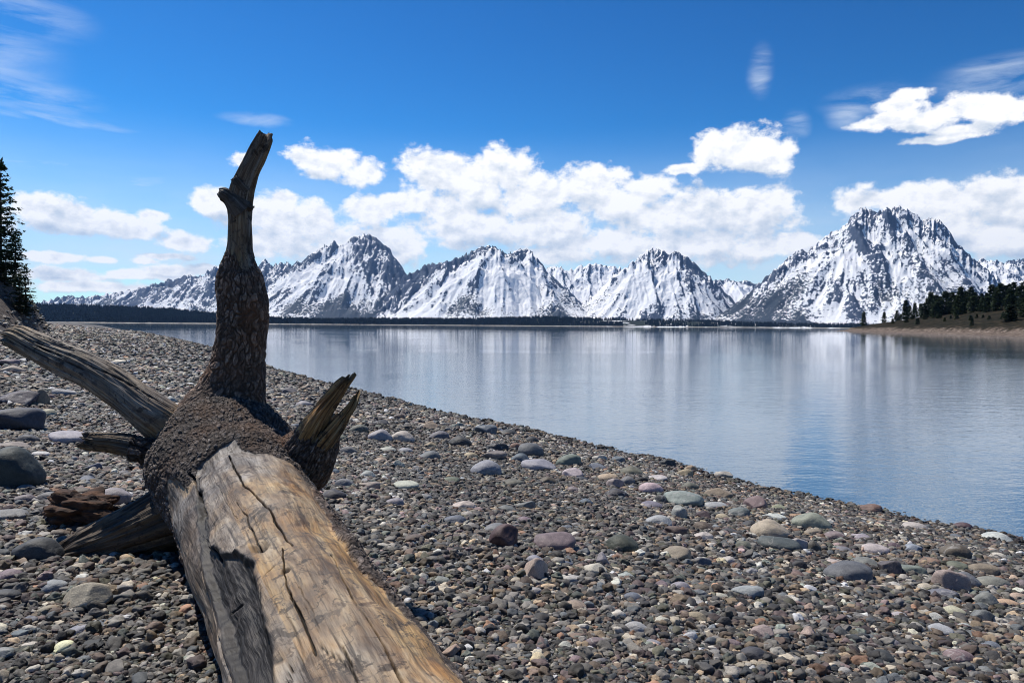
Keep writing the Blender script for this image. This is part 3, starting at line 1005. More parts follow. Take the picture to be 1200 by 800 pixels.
# ------------------------------------------------------------------ driftwood log
def wood_material():
    m, t, b = material('driftwood')
    uvw = t.attr('grain', 'Vector')                       # x along the grain, yz around the limb (metres)
    pos = t.new('ShaderNodeNewGeometry').outputs['Position']
    crack, warm, dark_wood_and_shade, plate = (t.attr(k) for k in ('crack', 'warm', 'dark_wood_and_shade', 'plate'))
    bark = t.mapr(t.math('ADD', t.attr('bark'), t.math('MULTIPLY', t.math('SUBTRACT', t.noise(pos, 55, 4, .6), .5), .016)), -.0016, .0016)
    gr = t.vmath('MULTIPLY', uvw, (4.2, 30, 30))
    gn = t.noise(gr, 1.0, 7, .62, dist=.5)
    fine = t.noise(t.vmath('MULTIPLY', uvw, (9, 170, 170)), 1.0, 4, .6)
    blot = t.noise(pos, 9, 6, .62)
    blot2 = t.noise(t.vmath('ADD', pos, (4, 4, 4)), 21, 5, .6, dist=.8)
    grey = t.ramp(gn, [(.3, (.060, .051, .044)), (.45, (.17, .153, .137)), (.56, (.27, .248, .225)), (.7, (.38, .355, .325))])
    tan = t.ramp(gn, [(.3, (.12, .060, .020)), (.43, (.29, .165, .062)), (.55, (.45, .295, .130)), (.7, (.60, .455, .26))])
    wm = t.math('ADD', warm, t.math('MULTIPLY', t.math('SUBTRACT', blot, .5), 1.3), clamp=True)
    wood = t.mix(wm, grey, tan)
    # dark stain blotches and beetle-track scribble
    wood = t.mix(t.math('MULTIPLY', t.mapr(blot2, .56, .60), .6), wood, (.075, .055, .042))
    vt = t.new('ShaderNodeTexVoronoi', {'Vector': t.vmath('ADD', t.vmath('MULTIPLY', uvw, (9, 14, 14)), t.vmath('SCALE', t.noise(pos, 16, 3, out='Color'), scale=1.1)), 'Scale': 1.0}, feature='DISTANCE_TO_EDGE')
    scrib = t.math('MULTIPLY', t.mapr(vt.outputs[0], .0, .022, 1, 0), t.mapr(t.noise(pos, 7, 2), .44, .54))
    wood = t.mix(t.math('MULTIPLY', scrib, .9), wood, (.045, .032, .024))
    wood = t.mix(t.math('MULTIPLY', t.mapr(t.noise(t.vmath('MULTIPLY', uvw, (3.0, 75, 75)), 1.0, 5, .7), .57, .64), .8), wood, (.035, .026, .020))
    wood = t.mix(t.math('MULTIPLY', t.mapr(t.noise(t.vmath('ADD', pos, (1.3, 7, 2)), 13, 7, .7, dist=.4), .575, .60), .8), wood, (.030, .022, .017))
    orange = t.math('MULTIPLY', t.mapr(t.noise(pos, 5.2, 4), .50, .70), t.mapr(wm, .35, 1, 0, .55))
    wood = t.mix(orange, wood, (.42, .19, .055))
    wood = t.mix(t.mapr(fine, .36, .60, .55, 0), wood, (.07, .055, .045))
    wood = t.mix(dark_wood_and_shade, wood, t.ramp(gn, [(.3, (.008, .007, .006)), (.5, (.026, .022, .019)), (.7, (.080, .068, .058))]))
    bk = t.ramp(plate, [(0, (.018, .015, .013)), (.35, (.062, .052, .046)), (.65, (.145, .125, .112)), (1, (.36, .325, .30))])
    bk = t.mix(t.mapr(t.noise(pos, 60, 5, .65), .35, .7), bk, t.mix(1.0, bk, (.38, .34, .32), 'MULTIPLY'))
    bk = t.mix(t.mapr(t.noise(t.vmath('ADD', pos, (9, 2, 1)), 6, 3), .50, .72, 0, .55), bk, (.105, .060, .035))
    bk = t.mix(warm, bk, t.mix(1.0, bk, (2.2, 1.85, 1.6), 'MULTIPLY'))  # warm also lightens bark, to offset shade on the upright limb
    c = t.mix(bark, wood, bk)
    c = t.mix(crack, c, (.010, .008, .007))
    t.put(b.inputs['Base Color'], c)
    t.put(b.inputs['Roughness'], t.mapr(bark, 0, 1, .62, .85))
    t.put(b.inputs['Specular IOR Level'], .28)
    hw = t.math('ADD', t.math('MULTIPLY', gn, .5), t.math('MULTIPLY', fine, .35))
    hb = t.math('ADD', t.noise(pos, 90, 5, .65), t.math('MULTIPLY', t.voro(pos, 70), .7))
    hmx = t.new('ShaderNodeMix', {0: bark, 2: hw, 3: hb})
    t.put(b.inputs['Normal'], t.bump(hmx.outputs[0], .9, .014))
    return m


WOOD = wood_material()


def grain_of(tb):
    return np.stack([tb['s'], np.cos(tb['th']) * .12, np.sin(tb['th']) * .12], -1)


def mesh_attrs(me, tb, ncap):
    g = grain_of(tb).reshape(-1, 3)
    full = np.zeros((len(me.vertices), 3), np.float32)
    full[:len(g)] = g
    co = np.empty(len(me.vertices) * 3, np.float32)
    me.vertices.foreach_get('co', co)
    co = co.reshape(-1, 3)
    full[len(g):] = co[len(g):] * np.array([.1, 1, 1])
    a = me.attributes.new('grain', 'FLOAT_VECTOR', 'POINT')
    a.data.foreach_set('vector', full.ravel())


def bark_relief(Q, scale, depth, stretch=(1, 1, 1), seed=0):
    """flaky bark: plates from two cell sizes. Q = (grain) metres"""
    W = Q + .012 * np.stack([vnoise(Q * 30, seed), vnoise(Q * 30, seed + 1), vnoise(Q * 30, seed + 2)], -1)
    f1, f2, c1 = worley(W * np.array(stretch) / scale, seed)
    g1, g2, c2 = worley(W * np.array(stretch) / (scale * .42), seed + 7)
    e1 = sstep(0, .26, f2 - f1)
    e2 = sstep(0, .30, g2 - g1)
    d = depth * (e1 * (.35 + .65 * c1) + .38 * e2 * (.3 + .7 * c2)) + depth * .5 * fbm(Q * 5, 3, seed + 3)
    plate = np.clip(.15 + .55 * e1 * (.3 + .7 * c1) + .35 * e2 * c2, 0, 1)
    return d, plate


def surface_q(tb, mean_r):
    """isotropic metres around and along the limb"""
    return np.stack([tb['s'], np.cos(tb['th']) * mean_r, np.sin(tb['th']) * mean_r], -1)


LOG = bpy.data.objects.new('driftwood_log', None)
COL.objects.link(LOG)
_b0 = at(292, 600, 2.75)
LOG.location = (_b0[0], _b0[1], float(beach_z(_b0[0], _b0[1])))
tag(LOG, 'big weathered driftwood log with upright broken branch, lying on the pebble beach', 'driftwood')
LOG_INV = np.array(LOG.location)


def log_part(name, me, parent=None, label=None):
    co = np.empty(len(me.vertices) * 3, np.float32)
    me.vertices.foreach_get('co', co)
    co = co.reshape(-1, 3) - LOG_INV
    me.vertices.foreach_set('co', co.astype(np.float32).ravel())
    me.update()
    o = link(name, me, parent or LOG)
    if label:
        o['label'] = label
    return o


# ---- trunk: from the broken near end under the camera to the knot where the branches leave
tp = [np.append(at(289, 601, 2.75) + (at(386, 792, 1.6) - at(289, 601, 2.75)) * k, r_) for k, r_ in ((1.95, .192), (1.5, .198), (1.0, .206), (.66, .216), (.33, .229))]
tp += [np.append(at(289, 601, 2.75), .243), np.append(at(279, 572, 2.94), .262), np.append(at(269, 549, 3.12), .270), np.append(at(262, 534, 3.32), .268), np.append(at(260, 527, 3.48), .235), np.append(at(259, 524, 3.60), .16), np.append(at(259, 523, 3.66), .07)]
NU, NV = 900, 640
TB = tube_base(tp, NU, NV, skip=(1.15, .06))
# theta grows to which side? make +theta the camera's right
if (TB['n'][100, int(NV * .75)] @ np.array([1, 0, 0])) < 0:
    TB['th'] = -TB['th']
MR = .26
SS, TT = TB['s'], TB['th'] * MR
_PX, _PY, _ZC = to_px(TB['P'].reshape(-1, 3))
_front = ((TB['n'].reshape(-1, 3) * (CAM - TB['P'].reshape(-1, 3))).sum(1) > 0)


def sv(X, Y):
    """photo pixel -> (s, theta*r) on the visible side of the trunk"""
    d = np.hypot(_PX - X, _PY - Y) + np.where(_front & (_ZC > .3), 0, 1e5)
    k = int(np.argmin(d))
    return float(SS.ravel()[k]), float(TT.ravel()[k])


def svl(pts):
    return [sv(*p) for p in pts]


Q = surface_q(TB, MR)
wob = .010 * fbm(Q * 14, 3, 41) + .003 * vnoise(Q * 45, 44)
s_end = float(SS.max())
# bare wood: everything nearer than the ragged bark edge, except the bark along the right flank
top_edge = [(2.20, -.62), (2.42, -.50), (2.58, -.45), (2.70, -.385), (2.73, -.33), (2.64, -.29), (2.46, -.27), (2.50, -.235), (2.57, -.19), (2.60, -.13), (2.645, -.06), (2.665, -.034), (2.54, -.018), (2.47, .02), (2.47, .07), (2.44, .12), (2.40, .165)]
right_edge = [(2.40, .165), (2.12, .185), (1.79, .158), (1.54, .128), (1.36, .145), (1.24, .178), (1.13, .208), (.94, .228), (.70, .215)]
naked = [(-.2, -.62 * 1.0), (top_edge[0][0], -.62)] + top_edge + right_edge[1:] + [(-.2, right_edge[-1][1])]
sdn0 = sd_poly(SS, TT, naked)
sdn = sdn0 + wob
sdn = np.where((TB['th'] < -2.3), .05, sdn)
BARK = sstep(-.001, .002, sdn)
# rotten hollow on the left of the top face
dark_wood_and_shade = svl([(231, 560), (240, 600), (247, 640), (262, 652), (282, 650), (298, 668), (303, 690), (309, 715), (316, 745), (322, 780), (327, 830), (300, 850), (282, 800), (266, 760), (252, 712), (243, 668), (233, 610)])
sdh = sd_poly(SS, TT, dark_wood_and_shade) + wob * 1.2
HOL = sstep(.006, -.012, sdh) * (1 - BARK)
HOLC = sstep(.016, .004, sdh + .006 * fbm(Q * 30, 3, 85))
# cracks: photo polylines with width (m) and depth (m)
CR_ = [([(268, 532), (276, 552), (287, 570), (300, 582), (312, 594), (322, 610), (333, 626), (342, 640)], .0035, .020),
       ([(330, 643), (334, 660), (333, 672), (338, 690), (346, 706), (356, 724), (361, 740), (366, 758)], .0030, .016),
       ([(388, 650), (398, 668), (408, 692), (422, 714), (438, 738), (452, 762), (470, 790), (490, 822)], .0034, .020),
       ([(224, 556), (232, 580), (238, 605), (246, 636), (256, 656)], .0050, .025),
       ([(279, 590), (292, 610), (297, 628), (303, 640)], .0022, .008),
       ([(402, 756), (410, 772), (416, 790), (420, 815)], .0028, .012),
       ([(374, 752), (382, 762), (398, 768), (402, 774)], .0022, .006),
       ([(268, 694), (262, 716), (276, 704)], .003, .010), ([(238, 668), (246, 710), (262, 760), (276, 800)], .004, .02),
       ([(250, 560), (262, 582), (280, 610)], .0014, .004), ([(270, 556), (250, 606)], .0012, .003), ([(292, 570), (262, 612)], .0012, .003),
       ([(282, 566), (258, 600)], .0010, .003), ([(300, 590), (276, 622)], .0012, .003), ([(312, 604), (290, 632)], .0010, .003),
       ([(322, 662), (310, 690), (308, 712)], .0012, .004), ([(350, 690), (368, 716), (372, 735)], .0012, .004), ([(345, 735), (352, 762), (350, 800)], .0014, .005),
       ([(430, 680), (446, 700), (452, 716)], .0016, .005), ([(468, 722), (492, 752), (508, 780)], .0018, .006),
       ([(212, 600), (220, 650), (232, 700), (244, 750)], .0022, .008), ([(206, 620), (212, 670), (224, 720)], .0016, .006),
       ([(340, 780), (338, 820), (346, 860)], .0022, .01), ([(440, 800), (462, 840)], .002, .008)]
CRK = np.zeros(SS.shape)
dis = np.zeros(SS.shape)
for pts_, wd, dp in CR_:
    L_ = svl(pts_)
    U2 = SS + .003 * vnoise(Q * 26, 61)
    V2 = TT + .004 * vnoise(Q * 16, 62) + .0015 * vnoise(Q * 60, 64)
    d_ = sd_line(U2, V2, L_)
    wdl = wd * .72 * (1 + .55 * vnoise(Q * 18, 63))
    k = sstep(wdl * 1.5, wdl * .7, d_)
    CRK = np.maximum(CRK, k * min(1, wd / .0022))
    dis -= dp * sstep(wdl * 1.5, wdl * .4, d_)
# fine checks along the grain
fc = vnoise(np.stack([SS * 5, TT * 130 + 6 * vnoise(Q * 4, 70), SS * 0], -1), 71)
CRK = np.maximum(CRK, .55 * sstep(.72, .86, fc) * sstep(-.1, .35, vnoise(Q * 6, 72)))
# knots / holes
for (X, Y, rr_, dp) in ((335, 672, .011, .02), (304, 640, .022, .018), (330, 775, .010, .006)):
    c_ = sv(X, Y)
    d_ = np.hypot((SS - c_[0]) * .8, TT - c_[1]) + .004 * vnoise(Q * 50, 77)
    dis -= dp * sstep(rr_ * 1.6, rr_ * .3, d_)
    CRK = np.maximum(CRK, sstep(rr_, rr_ * .5, d_) * .9)
# pale lip running along the right of the hollow, scoop above it
lip = svl([(282, 648), (300, 662), (309, 690), (316, 722), (324, 762), (330, 810)])
dl = sd_line(SS, TT, lip)
dis += .016 * sstep(.05, .0, dl)
dis -= .017 * HOL * (1 + .3 * fbm(Q * 12, 3, 81)) + HOL * (.010 * fbm(Q * np.array([6, 26, 26]), 4, 86) + .008 * np.abs(fbm(Q * 9, 3, 87)))
gv = fbm(np.stack([SS * 3.0, TT * 16, SS * 0], -1), 4, 82)
dis += (.010 * gv + .018 * fbm(Q * 3.2, 3, 83)) * sstep(.012, -.012, sdn0)
bd, pl = bark_relief(Q, .019, .008, (.6, 1.15, 1.15), 90)
knot = sstep(s_end - .95, s_end - .55, SS)
dis += sstep(-.004, .022, sdn0) * (.002 + bd * (.8 + .5 * knot)) + knot * (.060 * fbm(Q * 2.2, 2, 97) + .006 * fbm(Q * 10, 3, 98))
dis += .030 * knot * np.exp(-((TT + .36) / .14) ** 2) + .02 * BARK * np.abs(fbm(Q * 7, 3, 96))
# a curl of loose bark on the right flank
cb_ = sv(396, 636)
dis += .022 * sstep(.085, .0, np.hypot((SS - cb_[0]) * .55, TT - cb_[1] - .02)) * BARK
WARM = np.clip(sstep(s_end - 1.05, s_end - 1.75, SS) * .62 + .42 * sstep(-.04, .20, TT) + .35 * sstep(.06, .0, dl) + .30 * fbm(Q * 4.5, 3, 99), 0, 1)
ed = sd_line(SS, TT, top_edge[2:8])
WARM = np.maximum(WARM, .95 * sstep(.045, .01, ed))
WARM = np.where(TT < -.15, WARM * .45, WARM)
WARM = np.where(sdn > 0, .35 * np.clip(.3 + fbm(Q * 5, 3, 101), 0, 1), WARM)
me = tube_mesh('trunk', TB, dis, dict(bark=np.clip(sdn, -.1, .1), crack=CRK * (1 - BARK), warm=WARM, dark_wood_and_shade=np.maximum(HOL, HOLC), plate=pl), WOOD, .04, .02)
mesh_attrs(me, TB, 0)
log_part('trunk', me)


def limb(name, rows, nu, nv, bark_from=None, seed=0, depth=.012, scale=.03, ref=(0, -1, 0), jag=.05, warm=.1, cap=.03, parent=None, groove=.006, label=None, rows_mod=None, bark_full=False):
    """rows: X, Y, depth, width in photo px at that depth. bark_from: s range covered by bark"""
    pts = [np.append(at(X, Y, d), .5 * w * d / F_PX) for X, Y, d, w in rows]
    tb = tube_base(pts, nu, nv, ref)
    mr = float(np.median(tb['r']))
    q = surface_q(tb, mr)
    s, th = tb['s'], tb['th']
    L = s.max()
    edge = bark_from[0] * L + .05 * L * fbm(np.stack([np.cos(th) * 1.6, np.sin(th) * 1.6, s * 0], -1), 3, seed) if bark_from else -1
    # bark between s=0 and edge
    bk = sstep(.004, -.004, s - edge) if bark_from else np.zeros(s.shape)
    bdd, plt = bark_relief(q, scale, depth, (.42, 1.4, 1.4), seed + 5)
    bdd = bdd + depth * 1.5 * fbm(q * np.array([7, 24, 24]), 4, seed + 6)
    gvv = fbm(np.stack([s * 4, np.cos(th) * 5, np.sin(th) * 5], -1), 4, seed + 9)
    g2 = vnoise(np.stack([s * 5 + 3, np.cos(th) * 13, np.sin(th) * 13], -1), seed + 11)
    dsp = bk * (bdd - depth * .2) + (1 - bk) * (groove * gvv * 2 + groove * .5 * g2) + .05 * mr * 2 * fbm(q * 4, 2, seed + 13)
    ck = sstep(.50, .72, g2) * .8 * (1 - bk) * sstep(-.35, .2, vnoise(q * 5, seed + 15))
    dsp -= .007 * ck
    wr = np.clip(warm + .3 * fbm(q * 6, 3, seed + 17), 0, 1)
    return tb, q, dsp, dict(bark=np.clip(edge - s, -.1, .1), crack=ck, warm=wr, dark_wood_and_shade=np.zeros(s.shape), plate=plt), mr


def finish(name, tb, dsp, at_, cap=.02, jag=.0, parent=None, label=None):
    me = tube_mesh(name, tb, dsp, at_, WOOD, .0, cap, jag)
    mesh_attrs(me, tb, 0)
    return log_part(name, me, parent, label)


# ---- upright branch
rows = [(258, 548, 3.30, 170), (261, 510, 3.32, 142), (266, 482, 3.34, 104), (273, 457, 3.35, 74), (279, 425, 3.35, 55), (284, 380, 3.35, 51), (284, 355, 3.35, 51), (283, 338, 3.35, 49),
        (282, 325, 3.35, 45), (281, 311, 3.35, 33), (281, 290, 3.35, 28), (281, 262, 3.34, 26), (281, 238, 3.34, 26), (284, 220, 3.33, 25), (291, 202, 3.32, 21), (299, 186, 3.31, 19), (306, 172, 3.30, 17), (311, 161, 3.30, 15)]
tb, q, dsp, aa, mr = limb('branch', rows, 620, 300, (.622,), 200, .007, .026, (0, -1, 0))
# dark weathered grey-brown core
aa['warm'] = np.where(aa['bark'] > 0, np.clip(.75 + .6 * fbm(q * 7, 3, 231), 0, 1), np.clip(.38 + .5 * fbm(q * np.array([3, 12, 12]), 3, 232), 0, .7))  # bark colour lightened to offset the backlit shade on this limb
aa['dark_wood_and_shade'] = np.maximum(aa['dark_wood_and_shade'], .08 * (aa['bark'] < 0))
# shoulders where the bark shell ends
L = tb['s'].max()
sh = np.exp(-((tb['s'] / L - .60) / .035) ** 2) * sstep(.35, .9, np.abs(np.sin(tb['th'])))
dsp = dsp + .014 * sh
UP = finish('branch', tb, dsp, aa, .012, .035, label='upright broken branch, barked below and bare above')


def sub_twig(rows, seed, parent, nu=70, nv=60):
    tb, q, dsp, aa, mr = limb('twig', rows, nu, nv, None, seed, .004, .012, groove=.003)
    aa['warm'] *= .2
    aa['dark_wood_and_shade'] = aa['dark_wood_and_shade'] + .6
    return finish('twig_stub', tb, dsp, aa, .004, .012, parent)


for rr_, sd_ in (([(283, 246, 3.33, 30), (275, 237, 3.31, 23), (268, 231, 3.30, 17), (262, 227, 3.29, 16), (258, 225, 3.29, 9)], 301),
                 ([(288, 223, 3.32, 18), (281, 215, 3.30, 14), (276, 209, 3.30, 11)], 302),
                 ([(290, 243, 3.32, 10), (294, 242, 3.31, 7)], 303)):
    o = sub_twig(rr_, sd_, UP)

# ---- long bare branch to the upper left
rows = [(226, 520, 3.22, 62), (203, 503, 3.22, 54), (180, 486, 3.22, 49), (150, 463, 3.24, 43), (120, 443, 3.26, 39), (90, 428, 3.28, 37), (62, 416, 3.30, 33), (40, 405, 3.32, 30), (22, 396, 3.34, 28), (11, 394, 3.35, 20)]
tb, q, dsp, aa, mr = limb('branch', rows, 520, 220, (.06,), 400, .012, .03, (0, -.3, 1), groove=.004)
L = tb['s'].max()
tt_ = tb['th']
line = .35 + .35 * np.sin(tb['s'] * 5.5 + .6)
for off, wd in ((0, .005), (.55, .0035), (-.8, .004)):
    dd = np.abs((np.mod(tt_ - line - off + math.pi, 2 * math.pi) - math.pi)) * mr + .003 * vnoise(q * 40, 410)
    k = sstep(wd, wd * .3, dd) * sstep(.05, .12, tb['s'] / L) * sstep(-.6, -.2, vnoise(q[..., :1] * 5 + np.array([0, 3, off * 9]), 411))
    dsp = dsp - .010 * k
    aa['crack'] = np.maximum(aa['crack'], k)
aa['warm'] = np.clip(.24 + .70 * sstep(.22, .09, tb['s'] / L) * sstep(-.3, .4, vnoise(q * 9, 412)) + .5 * sstep(.86, .97, tb['s'] / L), 0, 1)
aa['dark_wood_and_shade'] = .35 * sstep(.85, 1, tb['s'] / L)
finish('branch', tb, dsp, aa, .01, .05, label='long bare grey branch reaching left')

# ---- short dark broken stub under it
rows = [(205, 545, 3.16, 40), (185, 533, 3.13, 30), (160, 524, 3.10, 24), (135, 519, 3.08, 21), (112, 517, 3.06, 19), (104, 516, 3.05, 15)]
tb, q, dsp, aa, mr = limb('branch', rows, 200, 130, (.55,), 500, .012, .03, (0, -.3, 1))
aa['warm'] = np.clip(aa['warm'] + .6 * sstep(.55, .8, tb['s'] / tb['s'].max()), 0, 1)
aa['dark_wood_and_shade'] = aa['dark_wood_and_shade'] + .45
finish('branch', tb, dsp, aa, .01, .05, label='short dark broken branch')

# ---- lower branch that props the log on the gravel
pe = on_beach(84, 660)
rows = [(236, 588, 3.10, 100), (208, 603, 3.06, 84), (180, 615, 3.02, 70), (150, 627, 2.98, 60), (122, 637, 2.94, 52), (97, 645, 2.90, 44), (80, 650, 2.88, 30)]
tb, q, dsp, aa, mr = limb('branch', rows, 300, 180, (.18,), 600, .012, .03, (0, -.3, 1), groove=.009)
aa['warm'] = np.clip(.55 + aa['warm'], 0, 1)
aa['dark_wood_and_shade'] = aa['dark_wood_and_shade'] + .68  # whole limb darkened, its shade put into the wood colour
finish('branch', tb, dsp, aa, .01, .05, label='lower bare branch resting on the gravel')

# ---- barked knob on the right with a splintered stub
rows = [(312, 560, 3.10, 100), (336, 552, 3.00, 88), (353, 541, 2.95, 76), (364, 524, 2.92, 62), (372, 508, 2.91, 48), (378, 498, 2.90, 36)]
tb, q, dsp, aa, mr = limb('stub', rows, 200, 200, (.92,), 700, .008, .018, (0, -1, 0))
aa['warm'] = aa['warm'] + .5
ST = finish('branch', tb, dsp, aa, .02, .06, label='barked stub with two splintered prongs')
for rows, sd_ in (([(358, 517, 2.89, 28), (370, 495, 2.86, 25), (382, 477, 2.85, 19), (393, 463, 2.85, 14), (401, 452, 2.85, 11), (407, 445, 2.85, 7)], 720),
                  ([(378, 521, 2.87, 22), (392, 504, 2.86, 18), (403, 489, 2.86, 13), (411, 477, 2.86, 9), (416, 467, 2.87, 5)], 730)):
    tb, q, dsp, aa, mr = limb('prong', rows, 170, 90, None, sd_, .01, .03, (0, -1, 0), groove=.007)
    sp = vnoise(np.stack([tb['s'] * 3, np.cos(tb['th']) * 4, np.sin(tb['th']) * 4], -1), sd_ + 3)
    dsp = dsp + .010 * sp
    aa['warm'] = np.clip(1.0 + .4 * sp, 0, 1)  # tan wood, colour raised because these faces turn from the sun
    aa['dark_wood_and_shade'] = .7 * sstep(.35, .6, -sp) * np.ones(sp.shape)
    finish('splintered_prong', tb, dsp, aa, .004, .05, ST)


# ---- lump of rotten wood on the gravel left of the log
def rotten():
    bm = bmesh.new()
    bmesh.ops.create_icosphere(bm, subdivisions=6, radius=1)
    N = np.array([x.co[:] for x in bm.verts])
    F = np.array([[x.index for x in f.verts] for f in bm.faces])
    bm.free()
    f1, f2, cid = worley(N * np.array([1.6, 2.4, 2.4]) + 3, 801)
    rad = 1 + .55 * fbm(N * 1.4, 3, 802) + .75 * (f1 - .5) * -1 + .12 * fbm(N * np.array([3, 9, 9]), 4, 803)
    V = N * rad[:, None] * np.array([.145, .11, .085])
    p = on_beach(86, 618)
    m, t, b = material('rotten_wood')
    g = t.new('ShaderNodeNewGeometry').outputs['Position']
    n = t.noise(t.vmath('MULTIPLY', g, (9, 40, 40)), 1.0, 6, .65)
    c = t.ramp(n, [(.25, (.010, .007, .006)), (.45, (.045, .022, .013)), (.62, (.12, .055, .026)), (.8, (.20, .115, .06))])
    t.put(b.inputs['Base Color'], c)
    t.put(b.inputs['Roughness'], .9)
    t.put(b.inputs['Normal'], t.bump(n, .8, .02))
    o = link('rotten_wood', mesh_np('rotten_wood', V, F, m), loc=(p[0], p[1] + .06, p[2] + .05))
    o.rotation_euler = (0, .1, .25)
    tag(o, 'lump of reddish-brown rotten wood on the gravel left of the log', 'wood')


rotten()

# ------------------------------------------------------------------ mountains
def erosion(x, y, dx, dy, seed):
    """branching gullies that run along the fall line (dx, dy = downhill direction)"""
    ipx, ipy = np.floor(x).astype(np.int64), np.floor(y).astype(np.int64)
    fx, fy = x - ipx, y - ipy
    va = np.zeros(x.shape)
    gx = np.zeros(x.shape)
    gy = np.zeros(x.shape)
    wt = np.zeros(x.shape)
    px_, py_ = -dy, dx
    for i in (-1, 0, 1, 2):
        for j in (-1, 0, 1, 2):
            hx = _h(ipx + i, ipy + j, ipx * 0, seed)
            hy = _h(ipx + i, ipy + j, ipx * 0, seed + 1)
            ox, oy = fx - i - hx * .6 + .3 - .0, fy - j - hy * .6 + .3
            w = np.exp(-(ox * ox + oy * oy) * 2.2)
            ph = (ox * px_ + oy * py_) * 2 * math.pi
            va += w * np.cos(ph)
            gx += -w * np.sin(ph) * px_
            gy += -w * np.sin(ph) * py_
            wt += w
    return va / wt, gx / wt, gy / wt


def blur_rows(a, n):
    k = np.ones(n) / n
    return np.convolve(np.pad(a, n, mode='edge'), k, 'same')[n:-n]


def mountain_material():
    m, t, b = material('snowy_rock')
    g = t.new('ShaderNodeNewGeometry').outputs['Position']
    rk, fo = t.attr('rock'), t.attr('forest')
    n1 = t.noise(g, .012, 6, .62)
    n2 = t.noise(t.vmath('ADD', g, (1000, 0, 500)), .045, 5, .65)
    n3 = t.noise(t.vmath('MULTIPLY', g, (1, 1, .25)), .028, 4, .6)
    e = t.math('ADD', rk, t.math('ADD', t.math('MULTIPLY', t.math('SUBTRACT', n1, .5), .95), t.math('ADD', t.math('MULTIPLY', t.math('SUBTRACT', n2, .5), 1.0), t.math('MULTIPLY', t.math('SUBTRACT', n3, .5), .75))))
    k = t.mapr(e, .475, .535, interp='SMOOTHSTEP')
    rock = t.ramp(n2, [(.3, (.020, .034, .066)), (.55, (.048, .066, .108)), (.75, (.105, .120, .155))])  # blue of haze and sky light put into the rock colour
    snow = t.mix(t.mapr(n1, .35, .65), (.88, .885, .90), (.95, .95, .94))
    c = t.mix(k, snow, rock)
    fk = t.mapr(t.math('ADD', fo, t.math('MULTIPLY', t.math('SUBTRACT', n2, .5), 2.6)), .44, .60)
    c = t.mix(fk, c, (.020, .030, .042))
    t.put(b.inputs['Base Color'], c)
    t.put(b.inputs['Roughness'], .75)
    t.put(b.inputs['Specular IOR Level'], .15)
    t.put(b.inputs['Normal'], t.bump(t.math('ADD', n1, t.math('MULTIPLY', n2, .5)), .7, 30.0))
    return m


MOUNT = mountain_material()


